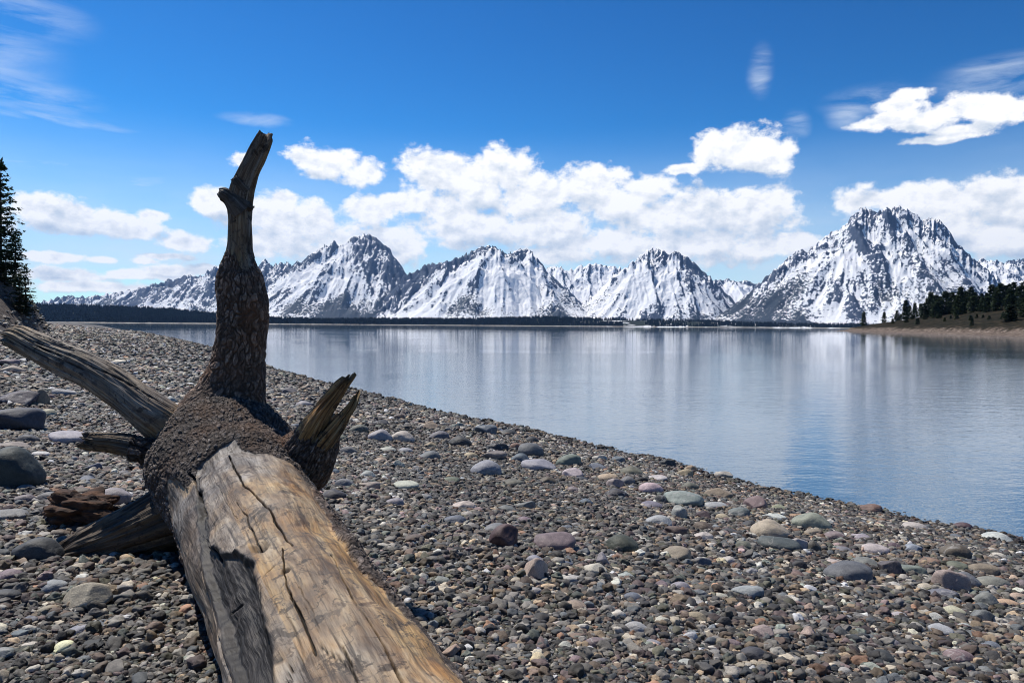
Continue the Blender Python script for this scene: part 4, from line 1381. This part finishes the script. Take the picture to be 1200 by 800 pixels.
def mountain(label, sil, D, seed, front=2300, slope=.62, rockb=0.0, forest=0.0, haze_rock=0.0):
    """sil: ridge line in photo pixels at depth D (metres); the massif falls away in front of it and behind it"""
    g = np.random.default_rng(seed)
    X0, X1 = sil[0][0], sil[-1][0]
    cols = np.arange(X0, X1 + .1, .75)
    nr = 150
    dep = D + np.concatenate([np.linspace(-front, 0, 118), np.linspace(0, 1, nr - 118 + 1)[1:] ** 1.3 * 1500])
    XX, DD = np.meshgrid(cols, dep, indexing='ij')
    wx = (XX - 600) / F_PX * DD
    wy = DD
    sx = np.array([p[0] for p in sil], float)
    sy = np.array([p[1] for p in sil], float)
    ridge_Y = np.interp(cols, sx, sy)
    jag = 2.1 * vnoise(np.stack([cols * .35, cols * 0 + seed, cols * 0], -1), seed) + .9 * vnoise(np.stack([cols * .9, cols * 0 + seed, cols * 0], -1), seed + 1)
    hpx = np.array([ray(a, 381.3 + (a - 600) * .0075)[2] for a in cols])
    tgt = np.array([ray(a, b_ + j_)[2] for a, b_, j_ in zip(cols, ridge_Y, jag)])
    tgt = np.maximum(tgt, .0006)
    # ridge and spurs as 3-D polylines
    rp = []
    for k in range(0, len(cols), 6):
        a = cols[k]
        dj = D + 160 * math.sin(k * .11 + seed) + 120 * float(vnoise(np.array([[k * .07, seed, 0.]]), 3)[0])
        rp.append(((a - 600) / F_PX * dj, dj, tgt[k] * dj))
    rp = np.array(rp)
    cones = [np.c_[rp, np.full(len(rp), slope * 1.25)]]
    # spurs run forward from high points of the ridge
    n_sp = max(3, int((X1 - X0) / 26))
    order = np.linspace(.04, .96, n_sp) + g.normal(0, .012, n_sp)
    for q_ in order:
        k = int(np.clip(q_, 0, .999) * len(rp))
        x, y, z = rp[k]
        if z < 120:
            continue
        drift = g.uniform(-.55, .55)
        L = z / slope * g.uniform(.75, 1.15)
        n = 26
        tt = np.linspace(0, 1, n)
        xs = x + drift * L * tt + 60 * np.cumsum(g.normal(0, .35, n))
        ys = y - L * tt * .92
        zs = z * (1 - tt) ** 1.12 * g.uniform(.86, 1.0) + 18 * np.cumsum(g.normal(0, .4, n))
        cones.append(np.c_[xs, ys, zs, np.full(n, slope * 1.5)])
    cn = np.vstack(cones)
    H = np.full(XX.shape, -400.0)
    wpx = wx + 70 * fbm(np.stack([wx, wy, wx * 0], -1) / 420, 3, seed + 5)
    wpy = wy + 70 * fbm(np.stack([wx, wy, wx * 0], -1) / 420, 3, seed + 6)
    for x, y, z, sl in cn:
        H = np.maximum(H, z - sl * np.hypot(wpx - x, wpy - y))
    # concave foot
    top = max(z for z in rp[:, 2])
    H = np.where(H > 0, top * (np.maximum(H, 0) / top) ** 1.12, H)

    def slopes(Hh):
        dz_dc = np.gradient(Hh, axis=0)
        dz_dd = np.gradient(Hh, axis=1)
        dxc = np.gradient(wx, axis=0)
        ddd = np.gradient(DD, axis=1)
        gx_ = dz_dc / dxc
        gy_ = dz_dd / ddd - gx_ * (XX - 600) / F_PX
        return gx_, gy_
    gx_, gy_ = slopes(H)
    n_ = np.hypot(gx_, gy_) + 1e-6
    ddx, ddy = -gx_ / n_, -gy_ / n_
    amp = sstep(0, top * .25, H) * (.5 + .5 * sstep(0, .5, n_))
    E = np.zeros(XX.shape)
    lam, a = 330.0, 46.0
    for o in range(4):
        e, ex, ey = erosion(wx / lam + seed * 3, wy / lam + o * 7, ddx, ddy, seed + 20 + o)
        E += a * e
        ddx = ddx + .5 * ey * 1.0
        ddy = ddy - .5 * ex * 1.0
        m_ = np.hypot(ddx, ddy) + 1e-6
        ddx, ddy = ddx / m_, ddy / m_
        lam *= .5
        a *= .52
    P3 = np.stack([wx, wy, wx * 0], -1)
    ridged = (1 - 2 * np.abs(fbm(P3 / 240, 5, seed + 40, .55)))
    H2 = H + amp * (E * .85 + 52 * ridged * sstep(.1, .7, H / top) + 26 * fbm(P3 / 90, 4, seed + 44, .6))
    # bring the skyline of every column to the photographed height
    tan = (H2 - CAM[2]) / DD
    cur = np.maximum(tan.max(1), .003)
    sc = tgt / cur
    sc = np.clip(blur_rows(sc, 3), .2, 3)
    sc_s = blur_rows(blur_rows(sc, 41), 21)
    crest = H2.max(1, keepdims=True)
    near = sstep(.55, .98, H2 / np.maximum(crest, 1))
    H3 = np.where(H2 > 0, H2 * (sc_s[:, None] + (sc - sc_s)[:, None] * near), H2)
    H3 = np.maximum(H3, -12)
    gx_, gy_ = slopes(H3)
    st = np.hypot(gx_, gy_)
    zrel = np.clip(H3 / top, 0, 1)
    Erel = E / 80
    big = fbm(P3 / 640, 5, seed + 50)
    rock = .40 + rockb + .20 * (st - .75) + .30 * Erel + .60 * big + .10 * sstep(.55, 1.0, zrel)
    rock = rock - .10 * sstep(.45, .1, zrel) * sstep(-.3, .3, big)
    # shaded sides painted in: right-facing slopes get more dark rock
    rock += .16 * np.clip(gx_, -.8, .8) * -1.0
    fo = forest + .70 * sstep(.50, .0, zrel) + 1.25 * fbm(P3 / 420, 4, seed + 60) - .34 + .22 * Erel
    fo = np.where(zrel < .07, fo + .5 * sstep(.07, .0, zrel), fo)
    V = np.stack([wx, wy, H3], -1)
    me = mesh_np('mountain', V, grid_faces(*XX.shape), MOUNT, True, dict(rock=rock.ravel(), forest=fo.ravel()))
    if me.polygons[0].normal.z < 0:
        me.flip_normals()
    o = link('mountain', me)
    tag(o, label, 'mountain', None, 'structure')
    return o


SIL_A = [(-260, 372), (-60, 362), (40, 355), (80, 347), (100, 348), (113, 346), (140, 342), (163, 337), (190, 330), (205, 327), (220, 322), (233, 324), (245, 317), (253, 313), (262, 317), (285, 322), (300, 312), (310, 303), (318, 310), (328, 309), (337, 307), (350, 314), (370, 330), (400, 350), (430, 375)]
SIL_B = [(150, 380), (200, 366), (240, 352), (280, 340), (313, 330), (330, 319), (347, 308), (358, 303), (367, 297), (373, 290), (383, 287), (392, 283), (398, 289), (403, 286), (408, 282), (418, 277), (427, 272), (437, 279), (445, 282), (457, 293), (473, 315), (486, 330), (505, 350), (530, 372), (545, 381)]
SIL_B2 = [(420, 380), (448, 345), (466, 325), (480, 320), (492, 315), (502, 307), (510, 309), (518, 307), (529, 305), (540, 300), (547, 297), (555, 293), (563, 290), (570, 288), (578, 289), (585, 292), (593, 300), (600, 295), (610, 291), (616, 292), (622, 295), (632, 307), (640, 317), (652, 328), (663, 337), (673, 347), (683, 357), (715, 381)]
SIL_C = [(590, 350), (625, 325), (643, 313), (648, 314), (653, 311), (663, 317), (672, 315), (680, 312), (688, 310), (697, 307), (707, 313), (717, 312), (727, 315), (745, 325), (770, 345), (800, 370)]
SIL_D = [(640, 381), (668, 366), (697, 343), (710, 331), (720, 322), (737, 310), (750, 298), (758, 293), (767, 290), (777, 293), (783, 298), (795, 295), (807, 303), (820, 317), (830, 323), (842, 335), (858, 350), (880, 372), (890, 381)]
SIL_E = [(760, 350), (800, 335), (830, 327), (840, 329), (850, 327), (867, 330), (880, 331), (900, 333), (940, 350), (980, 375)]
SIL_F = [(780, 383), (820, 378), (840, 368), (863, 355), (883, 337), (898, 324), (913, 310), (927, 297), (937, 292), (945, 294), (956, 284), (967, 275), (977, 269), (987, 265), (997, 252), (1004, 246), (1010, 244), (1018, 246), (1027, 247), (1040, 244), (1050, 242), (1060, 245), (1067, 248), (1078, 257), (1086, 257), (1093, 256), (1105, 262), (1113, 277), (1125, 290), (1137, 302), (1147, 309), (1153, 314), (1165, 326), (1180, 342), (1200, 358), (1240, 382)]
SIL_G = [(1080, 350), (1110, 318), (1130, 306), (1147, 304), (1160, 306), (1173, 307), (1186, 304), (1200, 302), (1225, 296), (1260, 292), (1300, 300), (1360, 318), (1450, 350), (1520, 378)]

mountain('low snowy range fading out at the far left behind the log branch', SIL_A, 9600, 11, 2400, .42, .02, -.05)
mountain('jagged grey and white triple peak right of the upright branch', SIL_B, 8300, 12, 2300, .55, .01, -.08)
mountain('wide twin-topped snowy mountain in the middle of the range', SIL_B2, 7700, 13, 2200, .55, -.04, .02)
mountain('small snowy peaks set back in the gap', SIL_C, 10200, 14, 1800, .50, -.10, -.30)
mountain('steep pyramid-shaped snowy mountain right of the gap', SIL_D, 7500, 15, 2000, .62, .0, .03)
mountain('low distant white ridge beside the great right-hand massif', SIL_E, 10200, 16, 1600, .45, -.08, -.25)
mountain('largest broad-topped snowy massif on the right', SIL_F, 6800, 17, 2300, .60, .03, .06)
mountain('snow-streaked shoulder behind the wooded point', SIL_G, 9000, 18, 2000, .45, .04, -.05)


# ------------------------------------------------------------------ far shore with its forest
def far_shore():
    # land strip: crest heights in photo pixels over the water line, at 2.2-3 km
    crest = [(-500, 344), (-200, 348), (40, 355), (100, 357), (200, 361), (250, 366), (320, 371), (380, 373), (430, 371.5), (470, 371.5), (560, 371.5), (600, 370.5), (625, 369), (660, 370), (760, 372), (830, 373.5), (880, 375.5), (1000, 378), (1150, 380), (1500, 382), (1900, 385)]
    cx = np.array([c[0] for c in crest], float)
    cy = np.array([c[1] for c in crest], float)
    cols = np.arange(-500, 1900, 4.0)
    D0 = np.interp(cols, [-500, 300, 430, 1000, 1900], [2100, 2300, 2700, 2900, 2800])
    rows = np.linspace(0, 1, 34)
    tree = np.interp(cols, [-500, 250, 430, 900, 1900], [17., 17., 17., 15., 15.])
    zc = np.array([ray(a, b_)[2] for a, b_ in zip(cols, np.interp(cols, cx, cy))])
    V = np.zeros((len(cols), len(rows), 3))
    for i, a in enumerate(cols):
        d = D0[i] + rows * 900 + 30 * math.sin(a * .03)
        top = max(zc[i] * (D0[i] + 500) + CAM[2] - tree[i], 3.0)
        z = -1.5 + 4.0 * sstep(0, .03, rows) + (top - 2.5) * sstep(.03, .55, rows) - .5 * top * sstep(.7, 1, rows)
        V[i, :, 0] = (a - 600) / F_PX * d
        V[i, :, 1] = d
        V[i, :, 2] = z
    V[..., 2] += 1.2 * fbm(V / 120, 3, 55)
    m, t, b = material('shore_land')
    g = t.new('ShaderNodeNewGeometry').outputs['Position']
    sp = t.new('ShaderNodeSeparateXYZ', {0: g})
    sand = t.ramp(t.noise(g, .05, 4), [(.3, (.20, .185, .17)), (.6, (.36, .34, .31))])
    ground = t.mix(t.noise(g, .03, 3), (.014, .020, .016), (.03, .036, .026))
    c = t.mix(t.mapr(sp.outputs[2], 1.6, 3.0), sand, ground)
    sn = t.math('MULTIPLY', t.mapr(t.noise(t.vmath('MULTIPLY', g, (.6, .35, 1)), .022, 4), .52, .58), t.mapr(sp.outputs[0], 150, 500))
    c = t.mix(sn, c, (.85, .86, .88))
    t.put(b.inputs['Specular IOR Level'], .05)
    t.put(b.inputs['Base Color'], c)
    t.put(b.inputs['Roughness'], .9)
    me = mesh_np('far_shore_land', V, grid_faces(len(cols), len(rows)), m)
    if me.polygons[0].normal.z < 0:
        me.flip_normals()
    tag(link('far_shore_land', me), kind='structure')

    # the wood: thousands of small ragged spires, one mass
    g = np.random.default_rng(5)
    n = 26000
    a = g.uniform(-480, 1880, n)
    tt = g.random(n) ** 1.3 * .72 + .035
    keep = (a < 620) | (g.random(n) < .8)
    # clearings with snow on the right
    clear = vnoise(np.stack([a * .035, tt * 9, a * 0], -1), 58)
    keep &= ~((a > 690) & (clear > .12))
    a, tt = a[keep], tt[keep]
    n = len(a)
    ci = np.clip((a + 500) / 4.0, 0, len(cols) - 1.001)
    i0 = ci.astype(int)
    fr = ci - i0
    rj = tt * (len(rows) - 1)
    j0 = np.minimum(rj.astype(int), len(rows) - 2)
    fj = rj - j0
    base = ((V[i0, j0] * (1 - fr)[:, None] + V[i0 + 1, j0] * fr[:, None]) * (1 - fj)[:, None]
            + (V[i0, j0 + 1] * (1 - fr)[:, None] + V[i0 + 1, j0 + 1] * fr[:, None]) * fj[:, None])
    hgt = np.interp(a, [-500, 250, 430, 900, 1900], [23., 21., 18., 14., 14.]) * g.uniform(.55, 1.15, n)
    wid = hgt * g.uniform(.20, .30, n)
    ns = 6
    prof = [(.02, .75), (.10, 1.0), (.35, .62), (.38, .78), (.62, .40), (.65, .52), (.86, .18), (1.0, .0)]
    th = np.arange(ns) / ns * 2 * math.pi
    VV, FF = [], []
    for k, (zz, rr) in enumerate(prof):
        j = g.uniform(.75, 1.25, (n, ns))
        r_ = wid[:, None] * rr * j
        VV.append(np.stack([base[:, 0:1] + r_ * np.cos(th + k), base[:, 1:2] + r_ * np.sin(th + k), np.repeat(base[:, 2:3] + hgt[:, None] * zz - .3, ns, 1)], -1))
    VV = np.stack(VV, 1)                     # n, rings, ns, 3
    nr_ = len(prof)
    q = grid_faces(nr_, ns, True)
    FF = (q[None] + (np.arange(n) * nr_ * ns)[:, None, None]).reshape(-1, 4)
    m, t, b = material('far_conifer')
    gg = t.new('ShaderNodeNewGeometry').outputs['Position']
    c = t.ramp(t.noise(gg, .12, 3), [(.3, (.004, .010, .015)), (.6, (.008, .018, .024)), (.8, (.016, .027, .030))])
    t.put(b.inputs['Base Color'], c)
    t.put(b.inputs['Roughness'], .9)
    t.put(b.inputs['Specular IOR Level'], .1)
    o = link('far_forest', mesh_np('far_forest', VV.reshape(-1, 3), FF, m, False))
    tag(o, 'dark band of conifer forest along the far shore', 'forest', kind='stuff')


far_shore()


# ------------------------------------------------------------------ conifers
def foliage_material(name, a, b_, c_):
    m, t, b = material(name)
    g = t.new('ShaderNodeNewGeometry').outputs['Position']
    oi = t.new('ShaderNodeObjectInfo').outputs['Random']
    c = t.ramp(t.math('ADD', t.noise(g, 2.2, 4), t.mapr(oi, 0, 1, -.12, .12)), [(.3, a), (.5, b_), (.72, c_)])
    t.put(b.inputs['Base Color'], c)
    t.put(b.inputs['Roughness'], .7)
    t.put(b.inputs['Specular IOR Level'], .2)
    tr = t.new('ShaderNodeBsdfTranslucent', {'Color': c})
    mx = t.new('ShaderNodeMixShader', {0: .18, 1: b.outputs[0], 2: tr.outputs[0]})
    out = [x for x in t.n if x.type == 'OUTPUT_MATERIAL'][0]
    t.l.new(mx.outputs[0], out.inputs[0])
    return m


NEEDLE = foliage_material('conifer_needles', (.014, .026, .014), (.034, .056, .024), (.075, .098, .042))
m_, t_, b_ = material('conifer_bark')
t_.put(b_.inputs['Base Color'], t_.ramp(t_.noise(t_.vmath('MULTIPLY', t_.new('ShaderNodeNewGeometry').outputs['Position'], (6, 6, 1.5)), 1.5, 5), [(.3, (.03, .022, .018)), (.7, (.12, .09, .07))]))
t_.put(b_.inputs['Roughness'], .9)
TBARK = m_


def conifer_meshes(h, seed, spread=.20, whorls=16, per=6, leaf=1.0, base=.10, gap=.15):
    """trunk and crown meshes; crown = drooping boughs carrying many small needle sprays"""
    g = np.random.default_rng(seed)
    tv, tf = [], []
    ns = 7
    lean = g.normal(0, .012, 2)
    for k in range(9):
        z = k / 8 * h * .985
        r = .018 * h * (1 - k / 8) ** .8 + .003 * h * .3
        for j in range(ns):
            a = j / ns * 2 * math.pi
            tv.append((r * math.cos(a) + lean[0] * z, r * math.sin(a) + lean[1] * z, z - .02 * h * (k == 0)))
    tf = grid_faces(9, ns, True)
    cv, cf = [], []

    def spray(p, d, size):
        """a little fan of three pointed blades along d"""
        d = d / (np.linalg.norm(d) + 1e-9)
        side = np.cross(d, g.normal(0, 1, 3) * np.array([.35, .35, 1.0]))
        side /= np.linalg.norm(side) + 1e-9
        for ang in (-.75, 0, .75):
            e = d * math.cos(ang) + side * math.sin(ang)
            wdt = side * math.cos(ang) - d * math.sin(ang)
            L = size * g.uniform(.7, 1.2) * (1 if ang == 0 else .72)
            i = len(cv)
            cv.extend([p - wdt * L * .16, p + wdt * L * .16, p + e * L * .62 + wdt * L * .20 + np.array([0, 0, .03 * L]), p + e * L, p + e * L * .55 - wdt * L * .2])
            cf.append((i, i + 1, i + 2, i + 4))
            cf.append((i + 4, i + 2, i + 3, i + 3))
    for w in range(whorls):
        f = base + (1 - base) * ((w + g.uniform(-.35, .35)) / whorls)
        f = min(max(f, base), .985)
        z = f * h
        Lb = spread * h * (1 - f) ** .78 * (1.0 if f > base + .12 else .75) + .015 * h
        for b in range(per):
            if g.random() < gap:
                continue
            a = b / per * 2 * math.pi + w * 1.3 + g.normal(0, .25)
            L = Lb * g.uniform(.55, 1.2)
            dirv = np.array([math.cos(a), math.sin(a), 0])
            droop = g.uniform(.10, .42) - .45 * f
            nseg = max(3, int(L / (.028 * h * leaf)))
            for s in range(nseg):
                u = (s + .6) / nseg
                p = np.array([lean[0] * z, lean[1] * z, z]) + dirv * L * u + np.array([0, 0, -droop * L * u * u + .10 * L * u])
                for k in range(2 if u > .3 else 1):
                    dd = dirv * .8 + np.array([-dirv[1], dirv[0], 0]) * g.normal(0, .9) + np.array([0, 0, g.normal(-.10, .35)])
                    spray(p + g.normal(0, .006 * h, 3), dd, .052 * h * leaf * g.uniform(.7, 1.25) * (1.15 - .5 * u))
    for k in range(5):
        spray(np.array([lean[0] * h, lean[1] * h, h * (.94 + .012 * k)]), np.array([g.normal(0, .5), g.normal(0, .5), 1.]), .05 * h)
    cv = np.array(cv)
    q = np.array([f for f in cf if f[2] != f[3]])
    tr = np.array([f[:3] for f in cf if f[2] == f[3]])
    tm = mesh_np('trunk', np.array(tv), tf, TBARK)
    cm = mesh_np('crown', cv, [q, tr], NEEDLE, False)
    return tm, cm


def plant(protos, i, p, hscale, rz, label, group, wide=1.0, cat='tree', name='conifer_tree'):
    tm, cm = protos[i % len(protos)]
    r = bpy.data.objects.new(name, None)
    COL.objects.link(r)
    r.location = p
    r.rotation_euler = (0, 0, rz)
    r.scale = (hscale * wide, hscale * wide, hscale)
    tag(r, label, cat, group)
    for nm, me in (('trunk', tm), ('crown', cm)):
        o = bpy.data.objects.new(nm, me)
        COL.objects.link(o)
        o.parent = r
    return r


# ------------------------------------------------------------------ wooded point on the right
P1 = np.array([97.0, 118.0])
P2 = np.array([ray(972, 386.6)[0] * 400, 400.0])
_e = (P2 - P1) / np.linalg.norm(P2 - P1)
_n = np.array([_e[1], -_e[0]])            # inland


def point_z(x, y):
    a = (x - P1[0]) * _e[0] + (y - P1[1]) * _e[1]
    s = (x - P1[0]) * _n[0] + (y - P1[1]) * _n[1]
    L = np.linalg.norm(P2 - P1)
    s = s + 5 * fbm(np.stack([a / 40, a * 0, a * 0], -1), 3, 301)
    # the tip tapers: distance to the end limits the height
    end = (L - a) + .35 * s
    s2 = np.minimum(s, .75 * end)
    z = np.where(s2 < 0, .25 * s2, np.minimum(.10 * s2, .7))
    z = z + 1.2 * sstep(5, 8, s2 + 2 * fbm(np.stack([x, y, x * 0], -1) / 9, 3, 303))
    z = z + .20 * np.maximum(s2 - 9, 0)
    z = np.minimum(z, 20 + .02 * np.maximum(s2, 0)) + .35 * fbm(np.stack([x, y, x * 0], -1) / 14, 4, 305) * sstep(6, 16, s2)
    return np.maximum(z, -2.5)


def build_point():
    na, ns = 300, 150
    a = np.linspace(-140, 440, na)
    s = np.concatenate([np.linspace(-14, 40, 80), np.linspace(40, 330, ns - 80 + 1)[1:]])
    A, S = np.meshgrid(a, s, indexing='ij')
    x = P1[0] + A * _e[0] + S * _n[0]
    y = P1[1] + A * _e[1] + S * _n[1]
    z = point_z(x, y)
    m, t, b = material('point_ground')
    g = t.new('ShaderNodeNewGeometry').outputs['Position']
    sp = t.new('ShaderNodeSeparateXYZ', {0: g})
    n = t.noise(g, .55, 8, .7)
    grass = t.ramp(n, [(.36, (.006, .006, .004)), (.5, (.022, .019, .012)), (.64, (.070, .054, .034))])
    scrub = t.mapr(t.noise(g, .22, 6, .68), .47, .58, 0, .85)
    grass = t.mix(scrub, grass, (.012, .014, .009))
    dirt = t.ramp(t.noise(t.vmath('MULTIPLY', g, (.6, .6, 2)), 1.1, 8, .7), [(.34, (.045, .032, .025)), (.5, (.14, .108, .088)), (.66, (.29, .24, .20))])
    hz = t.math('ADD', sp.outputs[2], t.math('MULTIPLY', t.math('SUBTRACT', t.noise(g, .30, 6, .65), .5), 5.0))
    c = t.mix(t.mapr(hz, .9, 2.0), dirt, grass)
    t.put(b.inputs['Base Color'], c)
    t.put(b.inputs['Roughness'], .95)
    t.put(b.inputs['Specular IOR Level'], .05)
    t.put(b.inputs['Normal'], t.bump(n, .7, .8))
    me = mesh_np('wooded_point_land', np.stack([x, y, z], -1), grid_faces(na, ns), m)
    if me.polygons[0].normal.z < 0:
        me.flip_normals()
    tag(link('wooded_point_land', me), kind='structure')


build_point()
PROTO = [conifer_meshes(10, 900 + k, .24 + .04 * (k % 3), 20, 9, 1.9, .04, .08) for k in range(5)]
# trees of the point: photo x, base y, top y, width factor
PT = [(1012, 376, 363.5, 1.0), (1036, 372, 364, 1.1), (1051, 370, 362, 1.0), (1061, 371, 350, 1.05), (1066, 370, 356, 1.0), (1072, 370, 353, 1.0), (1079, 369, 354, 1.1), (1087, 370, 347, 1.2),
      (1091, 369, 340, 1.1), (1096, 370, 343, 1.2), (1102, 368, 345, 1.2), (1108, 368, 339, 1.3), (1115, 367, 340, 1.2), (1120, 366, 344, 1.1), (1126, 364, 333, 1.2), (1131, 363, 339, 1.2), (1137, 362, 334, 1.2),
      (1143, 361, 340, 1.2), (1150, 360, 342, 1.1), (1156, 359, 341, 1.0), (1162, 358, 331, 1.3), (1168, 357, 334, 1.3), (1172, 357, 329, 1.2), (1178, 356, 332, 1.3), (1182, 355, 330, 1.1), (1188, 355, 328, 1.2), (1194, 355, 333, 1.2), (1199, 354, 328, 1.2),
      (1206, 353, 326, 1.2), (1216, 352, 324, 1.2), (1228, 352, 328, 1.2), (1245, 351, 322, 1.2),
      (1184, 376, 354, 1.7), (1201, 371, 346, 1.6), (1139, 382, 371, 1.1), (1075, 380, 371, 1.6), (1121, 370, 360, 1.4), (1102, 371, 366, 1.5), (1098, 371, 352, 1.1), (1146, 364, 345, 1.3)]
PT += [(1083 + 9.5 * k + 3 * math.sin(k * 2.1), 372 - .95 * k + 1.2 * math.sin(k * 1.7), 354 - 1.2 * k + 5 * math.sin(k * 2.7), 1.45) for k in range(13)]
N_TREE = len(PT)
PT += [(1046 + (k * 37.7) % 158, 0, 0, 1.9 + .5 * math.sin(k)) for k in range(18)]
PT = [(X, (383 - (X - 1046) * .030 - 3 - 5.5 * abs(math.sin(i * 1.9))), (383 - (X - 1046) * .030 - 3 - 5.5 * abs(math.sin(i * 1.9))) - 4.5 - 2.5 * abs(math.sin(i * 3.3)), wf) if yb == 0 else (X, yb, yt, wf) for i, (X, yb, yt, wf) in enumerate(PT)]
PT_LABEL = {0: 'lone small conifer near the tip of the wooded point', 1: 'second small conifer from the tip of the point', 2: 'low round conifer left of the dense grove on the point',
            32: 'broad dark conifer standing alone low on the grassy slope of the point', 33: 'bushy dark conifer at the right edge low on the slope', 34: 'tiny conifer sapling just above the eroded bank', 35: 'wide dark bush low on the slope below the grove', 36: 'squat dark bush at the foot of the grove', 37: 'small dark shrub below the left part of the grove'}


def point_hit(X, Y):
    r = ray(X, Y)
    ds = np.linspace(90, 560, 1500)
    P = CAM + ds[:, None] * r
    b = P[:, 2] < point_z(P[:, 0], P[:, 1])
    if b.any():
        return P[int(np.argmax(b))]
    # above the crest: stand on the highest visible line of that column
    zt = point_z(P[:, 0], P[:, 1])
    k = int(np.argmax((zt - CAM[2]) / ds))
    return np.array([P[k, 0], P[k, 1], zt[k]])


for i, (X, yb, yt, wf) in enumerate(PT):
    p = point_hit(X, yb)
    top = CAM[2] + ray(X, yt)[2] * p[1]
    h = max(top - p[2], 1.2)
    lab = 'low dark bush scattered on the open slope of the wooded point' if i >= N_TREE else PT_LABEL.get(i, 'dark conifer standing in the dense grove along the ridge of the wooded point')
    plant(PROTO, i, (p[0], p[1], p[2] - .15), h / 10.8, i * 1.7, lab, 'bushes on the slope of the wooded point' if i >= N_TREE else 'conifers on the wooded point', wf,
          cat='bush' if i >= N_TREE else 'tree', name='conifer_tree' if (i < 35 or i > 39) and i < N_TREE else 'conifer_bush')

# ------------------------------------------------------------------ conifers on the bank at the far left
PB = [(-14, 338, 170, 40, 1.1), (0, 345, 187, 42, .95), (17, 348, 268, 41, 1.35), (31, 352, 309, 38, 1.25), (-34, 335, 200, 44, 1.2), (6, 347, 285, 39, 1.5), (24, 350, 318, 37, 1.6)]
PBL = ['tall conifer mostly cut off by the left edge', 'tallest slim conifer on the bank at the left edge', 'middle-height bushy conifer in front of the tallest one on the bank', 'smallest conifer at the outer end of the bank, leaning over the drop',
       'tall conifer out past the left edge', 'dense low conifer at the foot of the tallest one on the bank', 'young dense conifer between the middle and the smallest one']
PROTO2 = [conifer_meshes(10, 950 + k, .19 + .05 * (k % 2), 24, 9, .74, .05, .16) for k in range(3)]
for i, (X, yb, yt, d, wf) in enumerate(PB):
    p = at(X, yb, d)
    zb = float(beach_z(p[0], p[1]))
    top = at(X, yt, d)[2]
    plant(PROTO2, i, (p[0], p[1], zb - .1), (top - zb) / 10, i * 2.1, PBL[i], 'conifers on the left bank', wf)


# ------------------------------------------------------------------ air
def build_haze(dens):
    m = bpy.data.materials.new('haze_air')
    m.use_nodes = True
    t = NT(m.node_tree)
    t.n.clear()
    out = t.new('ShaderNodeOutputMaterial')
    v = t.new('ShaderNodeVolumePrincipled', {'Color': (.30, .55, 1.0, 1), 'Density': dens, 'Anisotropy': .2})
    t.l.new(v.outputs[0], out.inputs['Volume'])
    L = 14900
    x0, x1, y0, y1, z0, z1 = -L, L, -L, L, -4.5, 1800.0
    V = [(x, y, z) for x in (x0, x1) for y in (y0, y1) for z in (z0, z1)]
    F = [(0, 1, 3, 2), (4, 6, 7, 5), (0, 4, 5, 1), (2, 3, 7, 6), (0, 2, 6, 4), (1, 5, 7, 3)]
    o = link('haze', mesh_np('haze', V, np.array(F), m, False))
    tag(o, 'thin blue air over the lake', 'haze', kind='stuff')


HAZE = 2.6e-5
if HAZE:
    build_haze(HAZE)
